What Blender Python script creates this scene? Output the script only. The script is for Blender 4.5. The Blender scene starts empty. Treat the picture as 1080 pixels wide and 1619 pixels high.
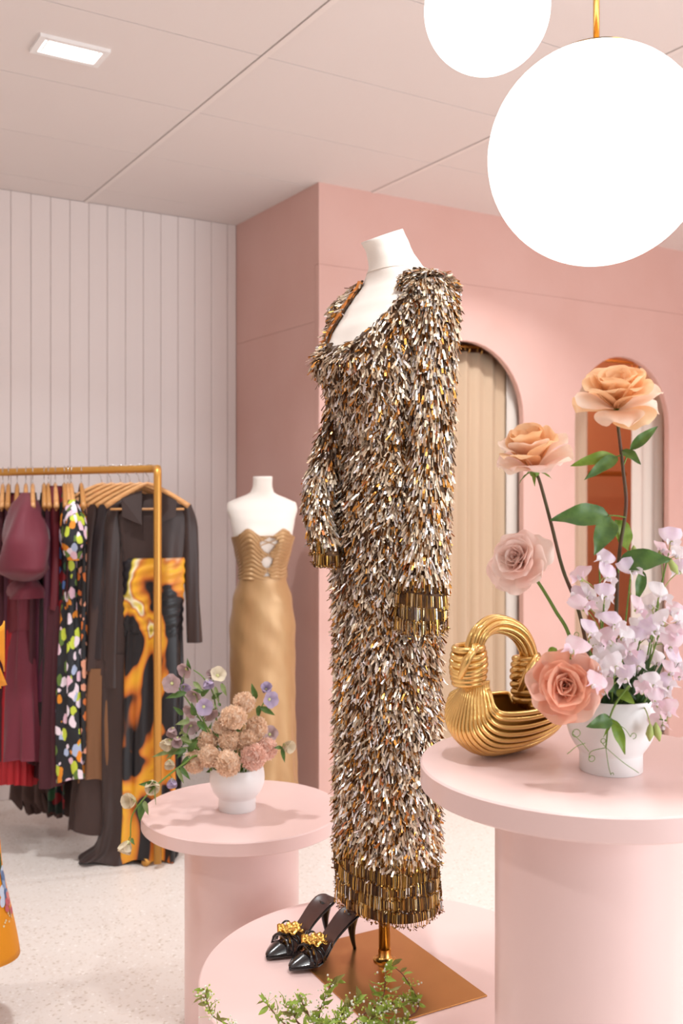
import bpy, math, random
import numpy as np
from mathutils import Vector, Matrix, noise as mnoise

C = bpy.context.scene.collection
SC = bpy.context.scene
PI = math.pi
# ------------------------------------------------------------------ frames
# room axes: x along the back walls, y towards them, z up. The camera stands at the origin at eye height,
# turned by YAW towards the right.
EYE, F0, HY, CX = 1.55, 1574.0, 780.0, 540.0
CA, SA = 0.8513, 0.5246
CEIL = 3.09
def cam(X, Y, z=0.0):
    return Vector((X*CA + Y*SA, -X*SA + Y*CA, z))
def at(px, py, Y):
    return cam((px-CX)/F0*Y, Y, EYE + (HY-py)/F0*Y)
def dirc(X, Y, z=0.0):
    return cam(X, Y, z)

# ------------------------------------------------------------------ camera, world, lights, exposure
cd = bpy.data.cameras.new('camera'); co = bpy.data.objects.new('camera', cd); C.objects.link(co)
co.location = (0, 0, EYE)
co.rotation_euler = (PI/2, 0, -math.atan2(SA, CA))
cd.sensor_fit = 'VERTICAL'; cd.sensor_height = 36; cd.sensor_width = 24; cd.lens = 35
cd.shift_y = -(809.5-HY)/1619
cd.clip_start = 0.05
cd.dof.use_dof = True; cd.dof.focus_distance = 2.05; cd.dof.aperture_fstop = 4.5
SC.camera = co
SC.view_settings.view_transform = 'Standard'; SC.view_settings.look = 'None'
SC.view_settings.gamma = 1; SC.view_settings.use_curve_mapping = False
SC.view_settings.exposure = -0.02
w = bpy.data.worlds.new('world'); SC.world = w; w.use_nodes = True
w.node_tree.nodes['Background'].inputs[0].default_value = (0.90, 0.97, 1.0, 1)
w.node_tree.nodes['Background'].inputs[1].default_value = 0.12
DOWNLIGHT_W = 18
GLOBE_E = 2.6
DL = [(1.01, 3.433), (3.41, 3.433), (1.01, 1.033), (3.41, 1.033), (-1.39, 3.433), (-1.39, 1.033), (5.2, 2.2)]
for i, (x, y) in enumerate(DL):
    ld = bpy.data.lights.new('downlight_glow', 'AREA'); ld.shape = 'RECTANGLE'; ld.size = 0.19; ld.size_y = 0.105
    ld.energy = DOWNLIGHT_W; ld.color = (0.95, 0.985, 1.0); ld.spread = math.radians(125)
    lo = bpy.data.objects.new('downlight_glow', ld); C.objects.link(lo); lo.location = (x, y, CEIL-0.022)
# soft light of the shopfront behind the photographer
ld = bpy.data.lights.new('shopfront_light', 'AREA'); ld.shape = 'RECTANGLE'; ld.size = 4.0; ld.size_y = 2.4
ld.energy = 175; ld.color = (0.92, 0.96, 1.0)
lo = bpy.data.objects.new('shopfront_light', ld); C.objects.link(lo); lo.location = (3.2, -2.3, 1.5)
lo.rotation_euler = (math.radians(90), 0, 0)
lo.visible_camera = True
# warm lamp inside the fitting rooms
for x in (4.6,):
    ld = bpy.data.lights.new('fitting_lamp', 'POINT'); ld.energy = 18; ld.color = (1.0, 0.76, 0.50); ld.shadow_soft_size = 0.08
    lo = bpy.data.objects.new('fitting_lamp', ld); C.objects.link(lo); lo.location = (x, 4.95, 2.6)

# ------------------------------------------------------------------ helpers
def lin(h):
    h = h.lstrip('#'); r = []
    for i in (0, 2, 4):
        c = int(h[i:i+2], 16)/255
        r.append(c/12.92 if c <= 0.04045 else ((c+0.055)/1.055)**2.4)
    return (r[0], r[1], r[2], 1)
MATS = {}
def mat(name, col, rough=0.5, metal=0.0, col2=None, nscale=8.0, bump=0.0, bscale=60.0, spec=0.5, sheen=0.0,
        trans=0.0, coat=0.0, stretch=None, nmix=(0.35, 0.65)):
    if name in MATS: return MATS[name]
    m = bpy.data.materials.new(name); m.use_nodes = True; MATS[name] = m
    nt = m.node_tree; N = nt.nodes; L = nt.links; b = N['Principled BSDF']
    b.inputs['Base Color'].default_value = lin(col); b.inputs['Roughness'].default_value = rough
    b.inputs['Metallic'].default_value = metal; b.inputs['Specular IOR Level'].default_value = spec
    if sheen: b.inputs['Sheen Weight'].default_value = sheen
    if coat: b.inputs['Coat Weight'].default_value = coat; b.inputs['Coat Roughness'].default_value = 0.1
    tc = N.new('ShaderNodeTexCoord'); vec = tc.outputs['Object']
    if stretch:
        mp = N.new('ShaderNodeMapping'); mp.inputs['Scale'].default_value = stretch; L.new(vec, mp.inputs[0]); vec = mp.outputs[0]
    if col2:
        n = N.new('ShaderNodeTexNoise'); n.inputs['Scale'].default_value = nscale; n.inputs['Detail'].default_value = 5; L.new(vec, n.inputs['Vector'])
        r = N.new('ShaderNodeValToRGB'); r.color_ramp.elements[0].color = lin(col); r.color_ramp.elements[1].color = lin(col2)
        r.color_ramp.elements[0].position = nmix[0]; r.color_ramp.elements[1].position = nmix[1]
        L.new(n.outputs[0], r.inputs[0]); L.new(r.outputs[0], b.inputs['Base Color'])
        colout = r.outputs[0]
    else: colout = None
    if bump:
        n2 = N.new('ShaderNodeTexNoise'); n2.inputs['Scale'].default_value = bscale; n2.inputs['Detail'].default_value = 4; L.new(vec, n2.inputs['Vector'])
        bp = N.new('ShaderNodeBump'); bp.inputs['Strength'].default_value = bump; bp.inputs['Distance'].default_value = 0.002
        L.new(n2.outputs[0], bp.inputs['Height']); L.new(bp.outputs[0], b.inputs['Normal'])
    if trans:
        t = N.new('ShaderNodeBsdfTranslucent'); mx = N.new('ShaderNodeMixShader'); mx.inputs[0].default_value = trans
        t.inputs[0].default_value = lin(col)
        if colout: L.new(colout, t.inputs[0])
        out = N['Material Output']; L.new(b.outputs[0], mx.inputs[1]); L.new(t.outputs[0], mx.inputs[2]); L.new(mx.outputs[0], out.inputs[0])
    return m
def emat(name, col, e):
    m = bpy.data.materials.new(name); m.use_nodes = True; b = m.node_tree.nodes['Principled BSDF']
    b.inputs['Base Color'].default_value = (0.9, 0.9, 0.9, 1)
    b.inputs['Emission Color'].default_value = lin(col); b.inputs['Emission Strength'].default_value = e
    MATS[name] = m; return m
def printmat(name, stops, scale=9.0, distort=1.5, rough=0.6, voro=False, stretch=(1, 1, 1), constant=True, detail=2.0, seed=0.0):
    m = bpy.data.materials.new(name); m.use_nodes = True; MATS[name] = m
    nt = m.node_tree; N = nt.nodes; L = nt.links; b = N['Principled BSDF']; b.inputs['Roughness'].default_value = rough
    tc = N.new('ShaderNodeTexCoord'); mp = N.new('ShaderNodeMapping'); mp.inputs['Scale'].default_value = stretch
    mp.inputs['Location'].default_value = (seed, seed*0.7, seed*1.3)
    L.new(tc.outputs['Object'], mp.inputs[0])
    if voro:
        nz = N.new('ShaderNodeTexNoise'); nz.inputs['Scale'].default_value = scale*0.8; L.new(mp.outputs[0], nz.inputs['Vector'])
        mx = N.new('ShaderNodeMix'); mx.data_type = 'VECTOR'; mx.inputs[0].default_value = 0.02
        L.new(mp.outputs[0], mx.inputs[4]); L.new(nz.outputs['Color'], mx.inputs[5])
        t = N.new('ShaderNodeTexVoronoi'); t.inputs['Scale'].default_value = scale; L.new(mx.outputs[1], t.inputs['Vector'])
        sep = N.new('ShaderNodeSeparateColor'); L.new(t.outputs['Color'], sep.inputs[0]); src = sep.outputs[0]
        dist = t.outputs['Distance']
    else:
        t = N.new('ShaderNodeTexNoise'); t.inputs['Scale'].default_value = scale; t.inputs['Detail'].default_value = detail
        t.inputs['Distortion'].default_value = distort; L.new(mp.outputs[0], t.inputs['Vector']); src = t.outputs[0]
    r = N.new('ShaderNodeValToRGB'); r.color_ramp.interpolation = 'CONSTANT' if constant else 'LINEAR'
    while len(r.color_ramp.elements) < len(stops): r.color_ramp.elements.new(0.5)
    for e, (p, c) in zip(r.color_ramp.elements, stops): e.position = p; e.color = lin(c)
    L.new(src, r.inputs[0]); col = r.outputs[0]
    if voro:                                             # petals on a dark ground
        cmp_ = N.new('ShaderNodeMath'); cmp_.operation = 'GREATER_THAN'; cmp_.inputs[1].default_value = 0.60; L.new(dist, cmp_.inputs[0])
        mx2 = N.new('ShaderNodeMix'); mx2.data_type = 'RGBA'; L.new(cmp_.outputs[0], mx2.inputs[0]); L.new(col, mx2.inputs[6]); mx2.inputs[7].default_value = lin('#14161c')
        col = mx2.outputs[2]
    L.new(col, b.inputs['Base Color'])
    return m

class MB:
    def __init__(s): s.v = []; s.f = []; s.m = []
    def add(s, vs, fs, mi=0):
        o = len(s.v); s.v += [tuple(p) for p in vs]; s.f += [tuple(i+o for i in f) for f in fs]; s.m += [mi]*len(fs)
        return s
    def box(s, c, d, R=None, mi=0):
        R = R or Matrix.Identity(3); c = Vector(c)
        vs = [c + R @ Vector((x*d[0]/2, y*d[1]/2, z*d[2]/2)) for x in (-1, 1) for y in (-1, 1) for z in (-1, 1)]
        return s.add(vs, [(0,1,3,2),(4,6,7,5),(0,4,5,1),(2,3,7,6),(0,2,6,4),(1,5,7,3)], mi)
    def tube(s, pts, r, n=8, cap=True, mi=0, closed=False):
        pts = [Vector(p) for p in pts]; k = len(pts)
        if not hasattr(r, '__len__'): r = [r]*k
        T = []
        for i in range(k):
            a = pts[(i-1) % k] if (closed or i) else pts[0]; b = pts[(i+1) % k] if (closed or i < k-1) else pts[-1]
            t = b-a; T.append(t.normalized() if t.length > 1e-9 else Vector((0, 0, 1)))
        up = Vector((0, 0, 1)) if abs(T[0].z) < 0.9 else Vector((1, 0, 0))
        nr = (up - T[0]*up.dot(T[0])).normalized(); vs = []
        for i in range(k):
            nr = nr - T[i]*nr.dot(T[i]); nr = nr.normalized() if nr.length > 1e-6 else T[i].orthogonal().normalized()
            bn = T[i].cross(nr)
            for j in range(n):
                a = 2*PI*j/n; vs.append(pts[i] + (nr*math.cos(a) + bn*math.sin(a))*r[i])
        fs = []
        for i in range(k if closed else k-1):
            i2 = (i+1) % k
            for j in range(n): fs.append((i*n+j, i*n+(j+1) % n, i2*n+(j+1) % n, i2*n+j))
        if cap and not closed: fs += [tuple(range(n-1, -1, -1)), tuple((k-1)*n+j for j in range(n))]
        return s.add(vs, fs, mi)
    def lathe(s, prof, c, n=48, mi=0, R=None):
        c = Vector(c); vs = []; k = len(prof); R = R or Matrix.Identity(3)
        for r, z in prof:
            for j in range(n):
                a = 2*PI*j/n; vs.append(c + R @ Vector((r*math.cos(a), r*math.sin(a), z)))
        fs = [(i*n+j, i*n+(j+1) % n, (i+1)*n+(j+1) % n, (i+1)*n+j) for i in range(k-1) for j in range(n)]
        if prof[0][0] > 1e-6: fs.append(tuple(range(n-1, -1, -1)))
        if prof[-1][0] > 1e-6: fs.append(tuple((k-1)*n+j for j in range(n)))
        return s.add(vs, fs, mi)
    def grid(s, fn, nu, nv, mi=0, wrap=False):
        vs = [fn(i/(nu if wrap else nu-1), j/(nv-1)) for j in range(nv) for i in range(nu)]
        fs = []
        for j in range(nv-1):
            for i in range(nu if wrap else nu-1):
                i2 = (i+1) % nu; fs.append((j*nu+i, j*nu+i2, (j+1)*nu+i2, (j+1)*nu+i))
        return s.add(vs, fs, mi)
    def sphere(s, c, r, nu=16, nv=10, mi=0, sc=(1, 1, 1)):
        c = Vector(c)
        prof = [(math.sin(PI*j/(nv-1))*r, -math.cos(PI*j/(nv-1))*r) for j in range(nv)]
        vs = []
        for rr, z in prof:
            for j in range(nu):
                a = 2*PI*j/nu; vs.append(c + Vector((rr*math.cos(a)*sc[0], rr*math.sin(a)*sc[1], z*sc[2])))
        fs = [(i*nu+j, i*nu+(j+1) % nu, (i+1)*nu+(j+1) % nu, (i+1)*nu+j) for i in range(nv-1) for j in range(nu)]
        return s.add(vs, fs, mi)

def wloc(o):
    p = Vector((0, 0, 0))
    while o: p += o.location; o = o.parent
    return p
def obj(name, mb, mats, parent=None, loc=None, smooth=True, sub=0, bevel=0.0, solid=0.0, kind=None, label=None, autos=None):
    """link mb (world coordinates) as one mesh object whose origin is loc (default: the parent's origin)"""
    me = bpy.data.meshes.new(name)
    base = Vector(loc) if loc is not None else (wloc(parent) if parent else Vector((0, 0, 0)))
    off = base
    me.from_pydata([(x-off.x, y-off.y, z-off.z) for x, y, z in mb.v], [], mb.f)
    if not isinstance(mats, (list, tuple)): mats = [mats]
    for m in mats: me.materials.append(m)
    if len(mats) > 1: me.polygons.foreach_set('material_index', mb.m)
    if smooth:
        me.polygons.foreach_set('use_smooth', [True]*len(me.polygons))
        if autos:
            try: me.set_sharp_from_angle(angle=math.radians(autos))
            except Exception: pass
    o = bpy.data.objects.new(name, me); C.objects.link(o)
    if parent: o.parent = parent; o.location = base - wloc(parent)
    else: o.location = base
    if bevel:
        b = o.modifiers.new('bevel', 'BEVEL'); b.width = bevel; b.segments = 3; b.limit_method = 'ANGLE'
    if solid:
        q = o.modifiers.new('solid', 'SOLIDIFY'); q.thickness = solid; q.offset = 0
    if sub:
        q = o.modifiers.new('sub', 'SUBSURF'); q.levels = sub; q.render_levels = sub
    if kind: o['kind'] = kind
    if label: o['label'] = label
    return o
def tag(o, label, cat, group=None):
    o['label'] = label; o['category'] = cat
    if group: o['group'] = group
    return o
def thing(name, label, cat, loc, group=None):
    o = bpy.data.objects.new(name, None); o.empty_display_size = 0.05; C.objects.link(o); o.location = loc
    return tag(o, label, cat, group)
def copy_tree(o, parent=None):
    c = o.copy(); C.objects.link(c)
    if parent: c.parent = parent
    for ch in o.children: copy_tree(ch, c)
    return c
def struct(name, mb, m, **k): return obj(name, mb, m, kind='structure', **k)
def bez(p0, p1, p2, p3, n=16):
    p0, p1, p2, p3 = map(Vector, (p0, p1, p2, p3)); r = []
    for i in range(n):
        t = i/(n-1); r.append(p0*(1-t)**3 + p1*3*t*(1-t)**2 + p2*3*t*t*(1-t) + p3*t**3)
    return r
def spline(P, n=6):
    P = [Vector(p) for p in P]
    Q = [P[0]*2-P[1]] + P + [P[-1]*2-P[-2]]; r = []
    for i in range(1, len(Q)-2):
        a, b, c, d = Q[i-1:i+3]
        for k in range(n):
            t = k/n; r.append(0.5*((2*b) + (c-a)*t + (2*a-5*b+4*c-d)*t*t + (-a+3*b-3*c+d)*t**3))
    r.append(P[-1]); return r
def frame(ax, up=Vector((0, 0, 1))):
    """rotation matrix whose z axis is ax"""
    z = Vector(ax).normalized(); x = up.cross(z)
    if x.length < 1e-4: x = Vector((1, 0, 0))
    x.normalize(); y = z.cross(x)
    return Matrix((x, y, z)).transposed()
rnd = random.Random(7)

# ------------------------------------------------------------------ materials
M_pink = mat('pink_wall_paint', '#dbb3a9', 0.62, col2='#d8aea3', nscale=3, bump=0.08, bscale=180)
M_white = mat('white_board_paint', '#e6dad6', 0.5, bump=0.05, bscale=90)
M_ceil = mat('ceiling_paint', '#e6dcd8', 0.8, bump=0.12, bscale=150)
M_tbar = mat('ceiling_bar_paint', '#ece2dd', 0.5)
M_dark = mat('gap_shadow', '#8f8078', 0.9)
M_table = mat('pink_table_paint', '#e8c9c4', 0.3, col2='#e5c4be', nscale=2.0, bump=0.06, bscale=40, stretch=(1, 1, 0.15))
M_brass = mat('brass', '#e6b566', 0.24, 1.0)
M_gold_paint = mat('gold_rail', '#d8a04a', 0.4, 0.5)
M_bronze = mat('bronze_plate', '#c08a52', 0.3, 0.85, col2='#b27c46', nscale=3)
M_steel = mat('steel_hook', '#c8c8c8', 0.2, 1.0)
M_linen = mat('mannequin_linen', '#f2e9e0', 0.75, bump=0.12, bscale=500)
M_ceram = mat('white_ceramic', '#f1efee', 0.28, spec=0.5)
M_wood = mat('hanger_wood', '#d8a46c', 0.4, col2='#c88e58', nscale=20, stretch=(1, 1, 6))
# terrazzo-like pale floor
M_floor = mat('pale_terrazzo', '#efe8e2', 0.4)
nt = M_floor.node_tree; N = nt.nodes; L = nt.links; b = N['Principled BSDF']
tc = N.new('ShaderNodeTexCoord'); v = N.new('ShaderNodeTexVoronoi'); v.inputs['Scale'].default_value = 130; L.new(tc.outputs['Object'], v.inputs['Vector'])
sp = N.new('ShaderNodeSeparateColor'); L.new(v.outputs['Color'], sp.inputs[0])
r = N.new('ShaderNodeValToRGB'); r.color_ramp.interpolation = 'CONSTANT'
for _ in range(2): r.color_ramp.elements.new(0.5)
for e, (p, c) in zip(r.color_ramp.elements, [(0, '#e4dbd4'), (0.8, '#ded3ca'), (0.93, '#cfc2b6'), (0.97, '#efe9e4')]): e.position = p; e.color = lin(c)
L.new(sp.outputs[0], r.inputs[0]); L.new(r.outputs[0], b.inputs['Base Color'])

# ------------------------------------------------------------------ the room
XL, XR, YB, YF = -2.6, 6.2, -2.4, 5.19       # left, right, behind the camera, far white wall
XP, YP = 2.488, 4.25                         # corner of the pink fitting-room block
struct('floor', MB().box(((XL+XR)/2, (YB+6.0)/2, -0.05), (XR-XL, 6.0-YB, 0.1)), M_floor, smooth=False)
mb = MB(); mb.box(((XL+XR)/2, (YB+6.0)/2, CEIL+0.075), (XR-XL, 6.0-YB, 0.1))
ceiling = struct('ceiling', mb, M_dark, smooth=False)
# ceiling tiles 1.2 x 0.6 m, each its own panel, bars between the columns
GX, GY = 1.610, 3.733
tile_me = None
for i in range(-4, 4):
    for j in range(-10, 4):
        x0, x1 = GX+i*1.2, GX+(i+1)*1.2; y0, y1 = GY+j*0.6, GY+(j+1)*0.6
        x0, x1, y0, y1 = max(x0, XL), min(x1, XR), max(y0, YB), min(y1, 6.0)
        if x0 < XP and y1 > YF: y1 = YF
        if x1-x0 < 0.05 or y1-y0 < 0.03: continue
        full = abs(x1-x0-1.2) < 1e-4 and abs(y1-y0-0.6) < 1e-4
        c = Vector(((x0+x1)/2, (y0+y1)/2, CEIL+0.012))
        if full and tile_me:
            o = bpy.data.objects.new('ceiling_tile', tile_me); C.objects.link(o); o.parent = ceiling; o.location = c
        else:
            o = obj('ceiling_tile', MB().box(c, (x1-x0-0.030, y1-y0-0.005, 0.024)), M_ceil, ceiling, loc=c, smooth=False)
            if full: tile_me = o.data
for i in range(-3, 4):
    x = GX+i*1.2
    obj('ceiling_bar', MB().box((x, (YB+YF)/2, CEIL+0.006), (0.022, YF-YB, 0.02)), M_tbar, ceiling, smooth=False)
# far wall of vertical boards, 10 cm each
wl = struct('wall_back', MB().box(((XL+XP)/2, YF+0.06, CEIL/2), (XP-XL, 0.08, CEIL)), M_white, smooth=False)
pk = None; x = XP-0.056; k = 0
me = None
while x > XL:
    w_ = 0.1007
    c = Vector((x-w_/2, YF+0.01, CEIL/2))
    if me is None:
        o = obj('board', MB().box(c, (w_-0.0015, 0.022, CEIL)), M_white, wl, loc=c, smooth=False, bevel=0.003); me = o
    else:
        o = me.copy(); C.objects.link(o); o.parent = wl; o.location = c - wl.location
    x -= w_
obj('board', MB().box((XP-0.029, YF+0.01, CEIL/2), (0.052, 0.022, CEIL)), M_white, wl, smooth=False)
obj('baseboard_back', MB().box(((XL+XP)/2, YF-0.008, 0.05), (XP-XL, 0.014, 0.1)), M_white, None, smooth=False, bevel=0.003)['kind'] = 'structure'
TH = 0.035
# return wall of the pink block (two sheets: seam at 2.41 m)
mb = MB(); mb.box((XP+0.03, (YP+TH+0.002+YF+0.06)/2, 1.2025), (0.06, YF+0.06-YP-TH-0.002, 2.405)); mb.box((XP+0.0300, (YP+TH+0.002+YF+0.06)/2, (2.4065+CEIL)/2), (0.0600, YF+0.06-YP-TH-0.002, CEIL-2.4065))
struct('wall_left', mb, M_pink, smooth=False)
# main pink wall with two arched openings
AC = [XP+0.934, XP+2.143]; AR = 0.405; AZ = 1.975
def arch_wall(x0, x1, ztop, y0, y1, name):
    mb = MB(); n = 20
    def prism(poly):
        k = len(poly); a = [(px, y0, pz) for px, pz in poly] + [(px, y1, pz) for px, pz in poly]
        mb.add(a, [tuple(range(k)), tuple(range(2*k-1, k-1, -1))] + [(i, i+k, (i+1) % k+k, (i+1) % k) for i in range(k)])
    xs = [x0]
    for c in AC: xs += [c-AR, c+AR]
    xs.append(x1)
    for i in range(0, len(xs), 2): prism([(xs[i], 0), (xs[i+1], 0), (xs[i+1], ztop), (xs[i], ztop)])
    for c in AC:
        for i in range(n):
            a, b_ = PI*i/n, PI*(i+1)/n
            xa, za, xb, zb = c+AR*math.cos(a), AZ+AR*math.sin(a), c+AR*math.cos(b_), AZ+AR*math.sin(b_)
            prism([(xb, zb), (xa, za), (xa, ztop), (xb, ztop)])
    return struct(name, mb, M_pink, smooth=False)
arch_wall(XP, XR, 2.685, YP, YP+TH, 'wall_right')
mb = MB(); mb.box(((XP+XR)/2, YP+TH/2+0.0015, (2.6865+CEIL)/2), (XR-XP, TH, CEIL-2.6865)); struct('wall_upper', mb, M_pink, smooth=False)
obj('baseboard_right', MB().box(((AC[0]+AR+AC[1]-AR)/2, YP-0.006, 0.05), (AC[1]-AC[0]-2*AR, 0.012, 0.1)), M_pink, None, smooth=False)['kind'] = 'structure'
# fitting rooms behind the arches
M_warm = mat('fitting_room_paint', '#e8b090', 0.6)
struct('wall_fitting_back', MB().box(((XP+XR)/2, 5.55, CEIL/2), (XR-XP, 0.06, CEIL)), M_warm, smooth=False)
struct('wall_fitting_divider', MB().box((XP+1.53, 4.92, CEIL/2), (0.05, 1.2, CEIL)), M_warm, smooth=False)
struct('wall_far_right', MB().box((XR+0.03, (YB+5.5)/2, CEIL/2), (0.06, 5.5-YB, CEIL)), M_pink, smooth=False)
struct('wall_far_left', MB().box((XL-0.03, (YB+YF)/2, CEIL/2), (0.06, YF-YB, CEIL)), M_white, smooth=False)

def curtain(name, label, x0, x1, y, ztop, mt, folds, amp, parent=None):
    mb = MB(); n = folds*10
    def fn(u, v):
        x = x0+(x1-x0)*u; ph = 2*PI*folds*u
        a = amp*(0.55+0.45*v)*(0.8+0.35*math.sin(ph*0.37+1))
        return (x+0.25*a*math.sin(2*ph), y+a*math.sin(ph+0.5*math.sin(v*3)), ztop*(1-v)+0.01)
    mb.grid(fn, n, 14)
    t = thing(name, label, 'curtain', ((x0+x1)/2, y, 0.01))
    obj('cloth', mb, mt, t, solid=0.003)
    tp = MB()
    for k in range(folds+1):
        x = x0+(x1-x0)*(k+0.25)/(folds+0.5)
        c = Vector((x, y, ztop+0.025)); tp = MB()
        tp.tube([c+Vector((0, 0.022*math.cos(a), 0.022*math.sin(a))) for a in [2*PI*i/12 for i in range(12)]], 0.003, 6, closed=True)
        obj('ring', tp, M_brass, t)
    return t
M_curt = mat('beige_curtain', '#dcc0a2', 0.8, bump=0.15, bscale=300, trans=0.25)
M_curtw = mat('ivory_curtain', '#f0e6dc', 0.8, bump=0.15, bscale=300, trans=0.25)
M_curtg = mat('taupe_curtain', '#c3a78f', 0.85)
curtain('curtain', 'closed beige curtain on rings filling the left arch', AC[0]-AR-0.05, AC[0]+AR-0.02, YP+0.12, 2.33, M_curt, 9, 0.022)
curtain('curtain', 'narrow ivory curtain edge at the right side of the left arch', AC[0]+AR-0.05, AC[0]+AR+0.14, YP+0.085, 2.33, M_curtw, 2, 0.012)
curtain('curtain', 'ivory curtain drawn to the right side of the right arch', AC[1]+0.22, AC[1]+AR+0.30, YP+0.13, 2.33, M_curtw, 5, 0.018)
curtain('curtain', 'taupe curtain at the left side of the right arch behind the rose leaves', AC[1]-AR-0.02, AC[1]-0.10, YP+0.20, 2.33, M_curtg, 4, 0.012)
for a, nm in ((0, 'left'), (1, 'right')):
    mb = MB(); mb.tube([(AC[a]-AR-0.12, YP+0.145, 2.375), (AC[a]+AR+0.2, YP+0.145, 2.375)], 0.011, 10)
    tag(obj('curtain_rod', mb, M_brass, loc=(AC[a]-AR-0.12, YP+0.145, 2.375)), 'brass curtain rod inside the %s arch' % nm, 'rod')
t = thing('wall_rail', 'gold garment rail on the fitting room wall inside the right arch', 'rail', (4.9, 5.50, 1.70))
obj('rail', MB().tube([(4.02, 5.40, 1.70), (5.9, 5.40, 1.70)], 0.020, 12), M_gold_paint, t)
for x in (4.9, 5.25):
    mb = MB(); mb.tube([(x, 5.40, 1.70), (x, 5.518, 1.70)], 0.012, 8); mb.sphere((x, 5.40, 1.70), 0.028)
    obj('bracket', mb, M_brass, t)

# recessed ceiling downlights
M_trim = mat('downlight_trim', '#f5f2f0', 0.4)
M_led = emat('downlight_led', '#fffaf4', 6.0)
names = {0: 'lit rectangular recessed downlight near the left ceiling corner', 1: 'recessed downlight above the arches behind the big globe lamp'}
for i, (x, y) in enumerate(DL):
    t = thing('ceiling_downlight', names.get(i, 'recessed downlight number out of view in the shop ceiling'), 'downlight', (x, y, CEIL), 'recessed ceiling downlights')
    if i >= 2: t['label'] = 'recessed rectangular downlight in the part of the ceiling outside the photo'
    mb = MB()
    for s in (-1, 1):
        mb.box((x+s*0.110, y, CEIL-0.006), (0.022, 0.146, 0.012)); mb.box((x, y+s*0.0625, CEIL-0.006), (0.20, 0.021, 0.012))
        mb.box((x+s*0.088, y, CEIL-0.003), (0.006, 0.10, 0.014))
    obj('trim', mb, M_trim, t, smooth=False)
    obj('diffuser', MB().box((x, y, CEIL-0.001), (0.196, 0.106, 0.006)), M_led, t, smooth=False)

# globe pendants
M_globe = emat('opal_globe_glass', '#fbf8f4', GLOBE_E)
def pendant(px, py, Y, r, label):
    c = at(px, py, Y)
    t = thing('globe_pendant', label, 'pendant lamp', (c.x, c.y, CEIL), 'globe pendant lamps')
    obj('globe', MB().sphere(c, r, 64, 40), M_globe, t)
    mb = MB(); k = 10
    mb.lathe([(0.0, 0.006)] + [(math.sin(a)*r*1.012, math.cos(a)*r*1.012-r) for a in [0.02+0.40*i/k for i in range(k)]], c+Vector((0, 0, r)), 40)
    obj('cap', mb, M_brass, t)
    obj('rod', MB().tube([c+Vector((0, 0, r)), Vector((c.x, c.y, CEIL-0.02))], 0.0052, 12), M_brass, t)
    mb = MB(); mb.lathe([(0.0, -0.025), (0.05, -0.025), (0.055, -0.02), (0.055, 0.0), (0, 0)], (c.x, c.y, CEIL), 32)
    obj('canopy', mb, M_brass, t, autos=40)
pendant(943, 247, 1.62, 0.175, 'large glowing white globe pendant hanging over the right table')
pendant(770, 15, 2.385, 0.150, 'smaller glowing globe pendant cut off by the top of the photo')

# ------------------------------------------------------------------ tables and plinth
def ptable(X, Y, h, R, rc, label, th=0.04):
    c = cam(X, Y, 0)
    t = thing('pedestal_table', label, 'table', c)
    mb = MB(); mb.lathe([(0, h-th), (R-0.003, h-th), (R, h-th+0.003), (R, h-0.003), (R-0.003, h), (0, h)], c, 128)
    obj('table_top', mb, M_table, t, autos=30)
    mb = MB(); mb.lathe([(0, 0), (rc, 0), (rc, h-th), (0, h-th)], c, 96)
    obj('column', mb, M_table, t, autos=30)
LT_H, RT_H, PL_H = EYE-0.92, EYE-0.46, 0.47
ptable(-0.291, 2.91, LT_H, 0.290, 0.166, 'lower round pink pedestal table left of the sequinned gown')
ptable(0.419, 1.696, RT_H, 0.284, 0.156, 'taller round pink pedestal table on the right carrying the gold bag')
PC = cam(0.112, 2.25, 0)
mb = MB(); mb.lathe([(0, 0), (0.429, 0), (0.431, 0.003), (0.431, PL_H-0.003), (0.428, PL_H), (0, PL_H)], PC, 160)
tag(obj('display_plinth', mb, M_table, loc=PC, autos=30), 'low round pink plinth under the sequinned gown and sandals', 'plinth')


# ------------------------------------------------------------------ mannequins
def se(a, e=2.3):
    c, s = math.cos(a), math.sin(a)
    return math.copysign(abs(c)**(2/e), c), math.copysign(abs(s)**(2/e), s)
class Body:
    """stacked superellipse rings (z, half width, half depth, forward offset, lateral offset); angle 0 faces forward"""
    def __init__(s, c, F, rings, bust=0.0, zb=0, gap=0.075):
        s.c = Vector((c.x, c.y, 0)); s.F = Vector((F.x, F.y, 0)).normalized(); s.L = Vector((-s.F.y, s.F.x, 0)); s.r = sorted(rings, key=lambda q: q[0]); s.bust = bust; s.zb = zb; s.gap = gap
        s.ctrl = []
    def ring(s, z):
        R = s.r
        if z <= R[0][0]: return R[0][1:]
        if z >= R[-1][0]: return R[-1][1:]
        for i in range(len(R)-1):
            if R[i][0] <= z <= R[i+1][0]:
                t = (z-R[i][0])/(R[i+1][0]-R[i][0]); t2 = t*t*(3-2*t)*0.5+t*0.5
                return [R[i][k]*(1-t2)+R[i+1][k]*t2 for k in (1, 2, 3, 4)]
    def pt(s, a, z, off=0.0):
        w_, d, cf, cl = s.ring(z); c, q = se(a)
        f = cf+c*(d+off); l = cl+q*(w_+off)
        if s.bust and c > 0:
            for sg in (-1, 1):
                f += s.bust*math.exp(-((l-sg*s.gap)/0.045)**2-((z-s.zb)/0.05)**2)
        return s.c+s.F*f+s.L*l+Vector((0, 0, z))
    def local(s, p):
        v = Vector(p)-s.c; return v.dot(s.F), v.dot(s.L)

def torso_mesh(B, z0, z1, n=56, k=60):
    mb = MB(); mb.grid(lambda u, v: B.pt(2*PI*u, z0+(z1-z0)*v), n, k, wrap=True)
    mb.f.append(tuple(range((k-1)*n, k*n))); mb.m.append(0); return mb

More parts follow.
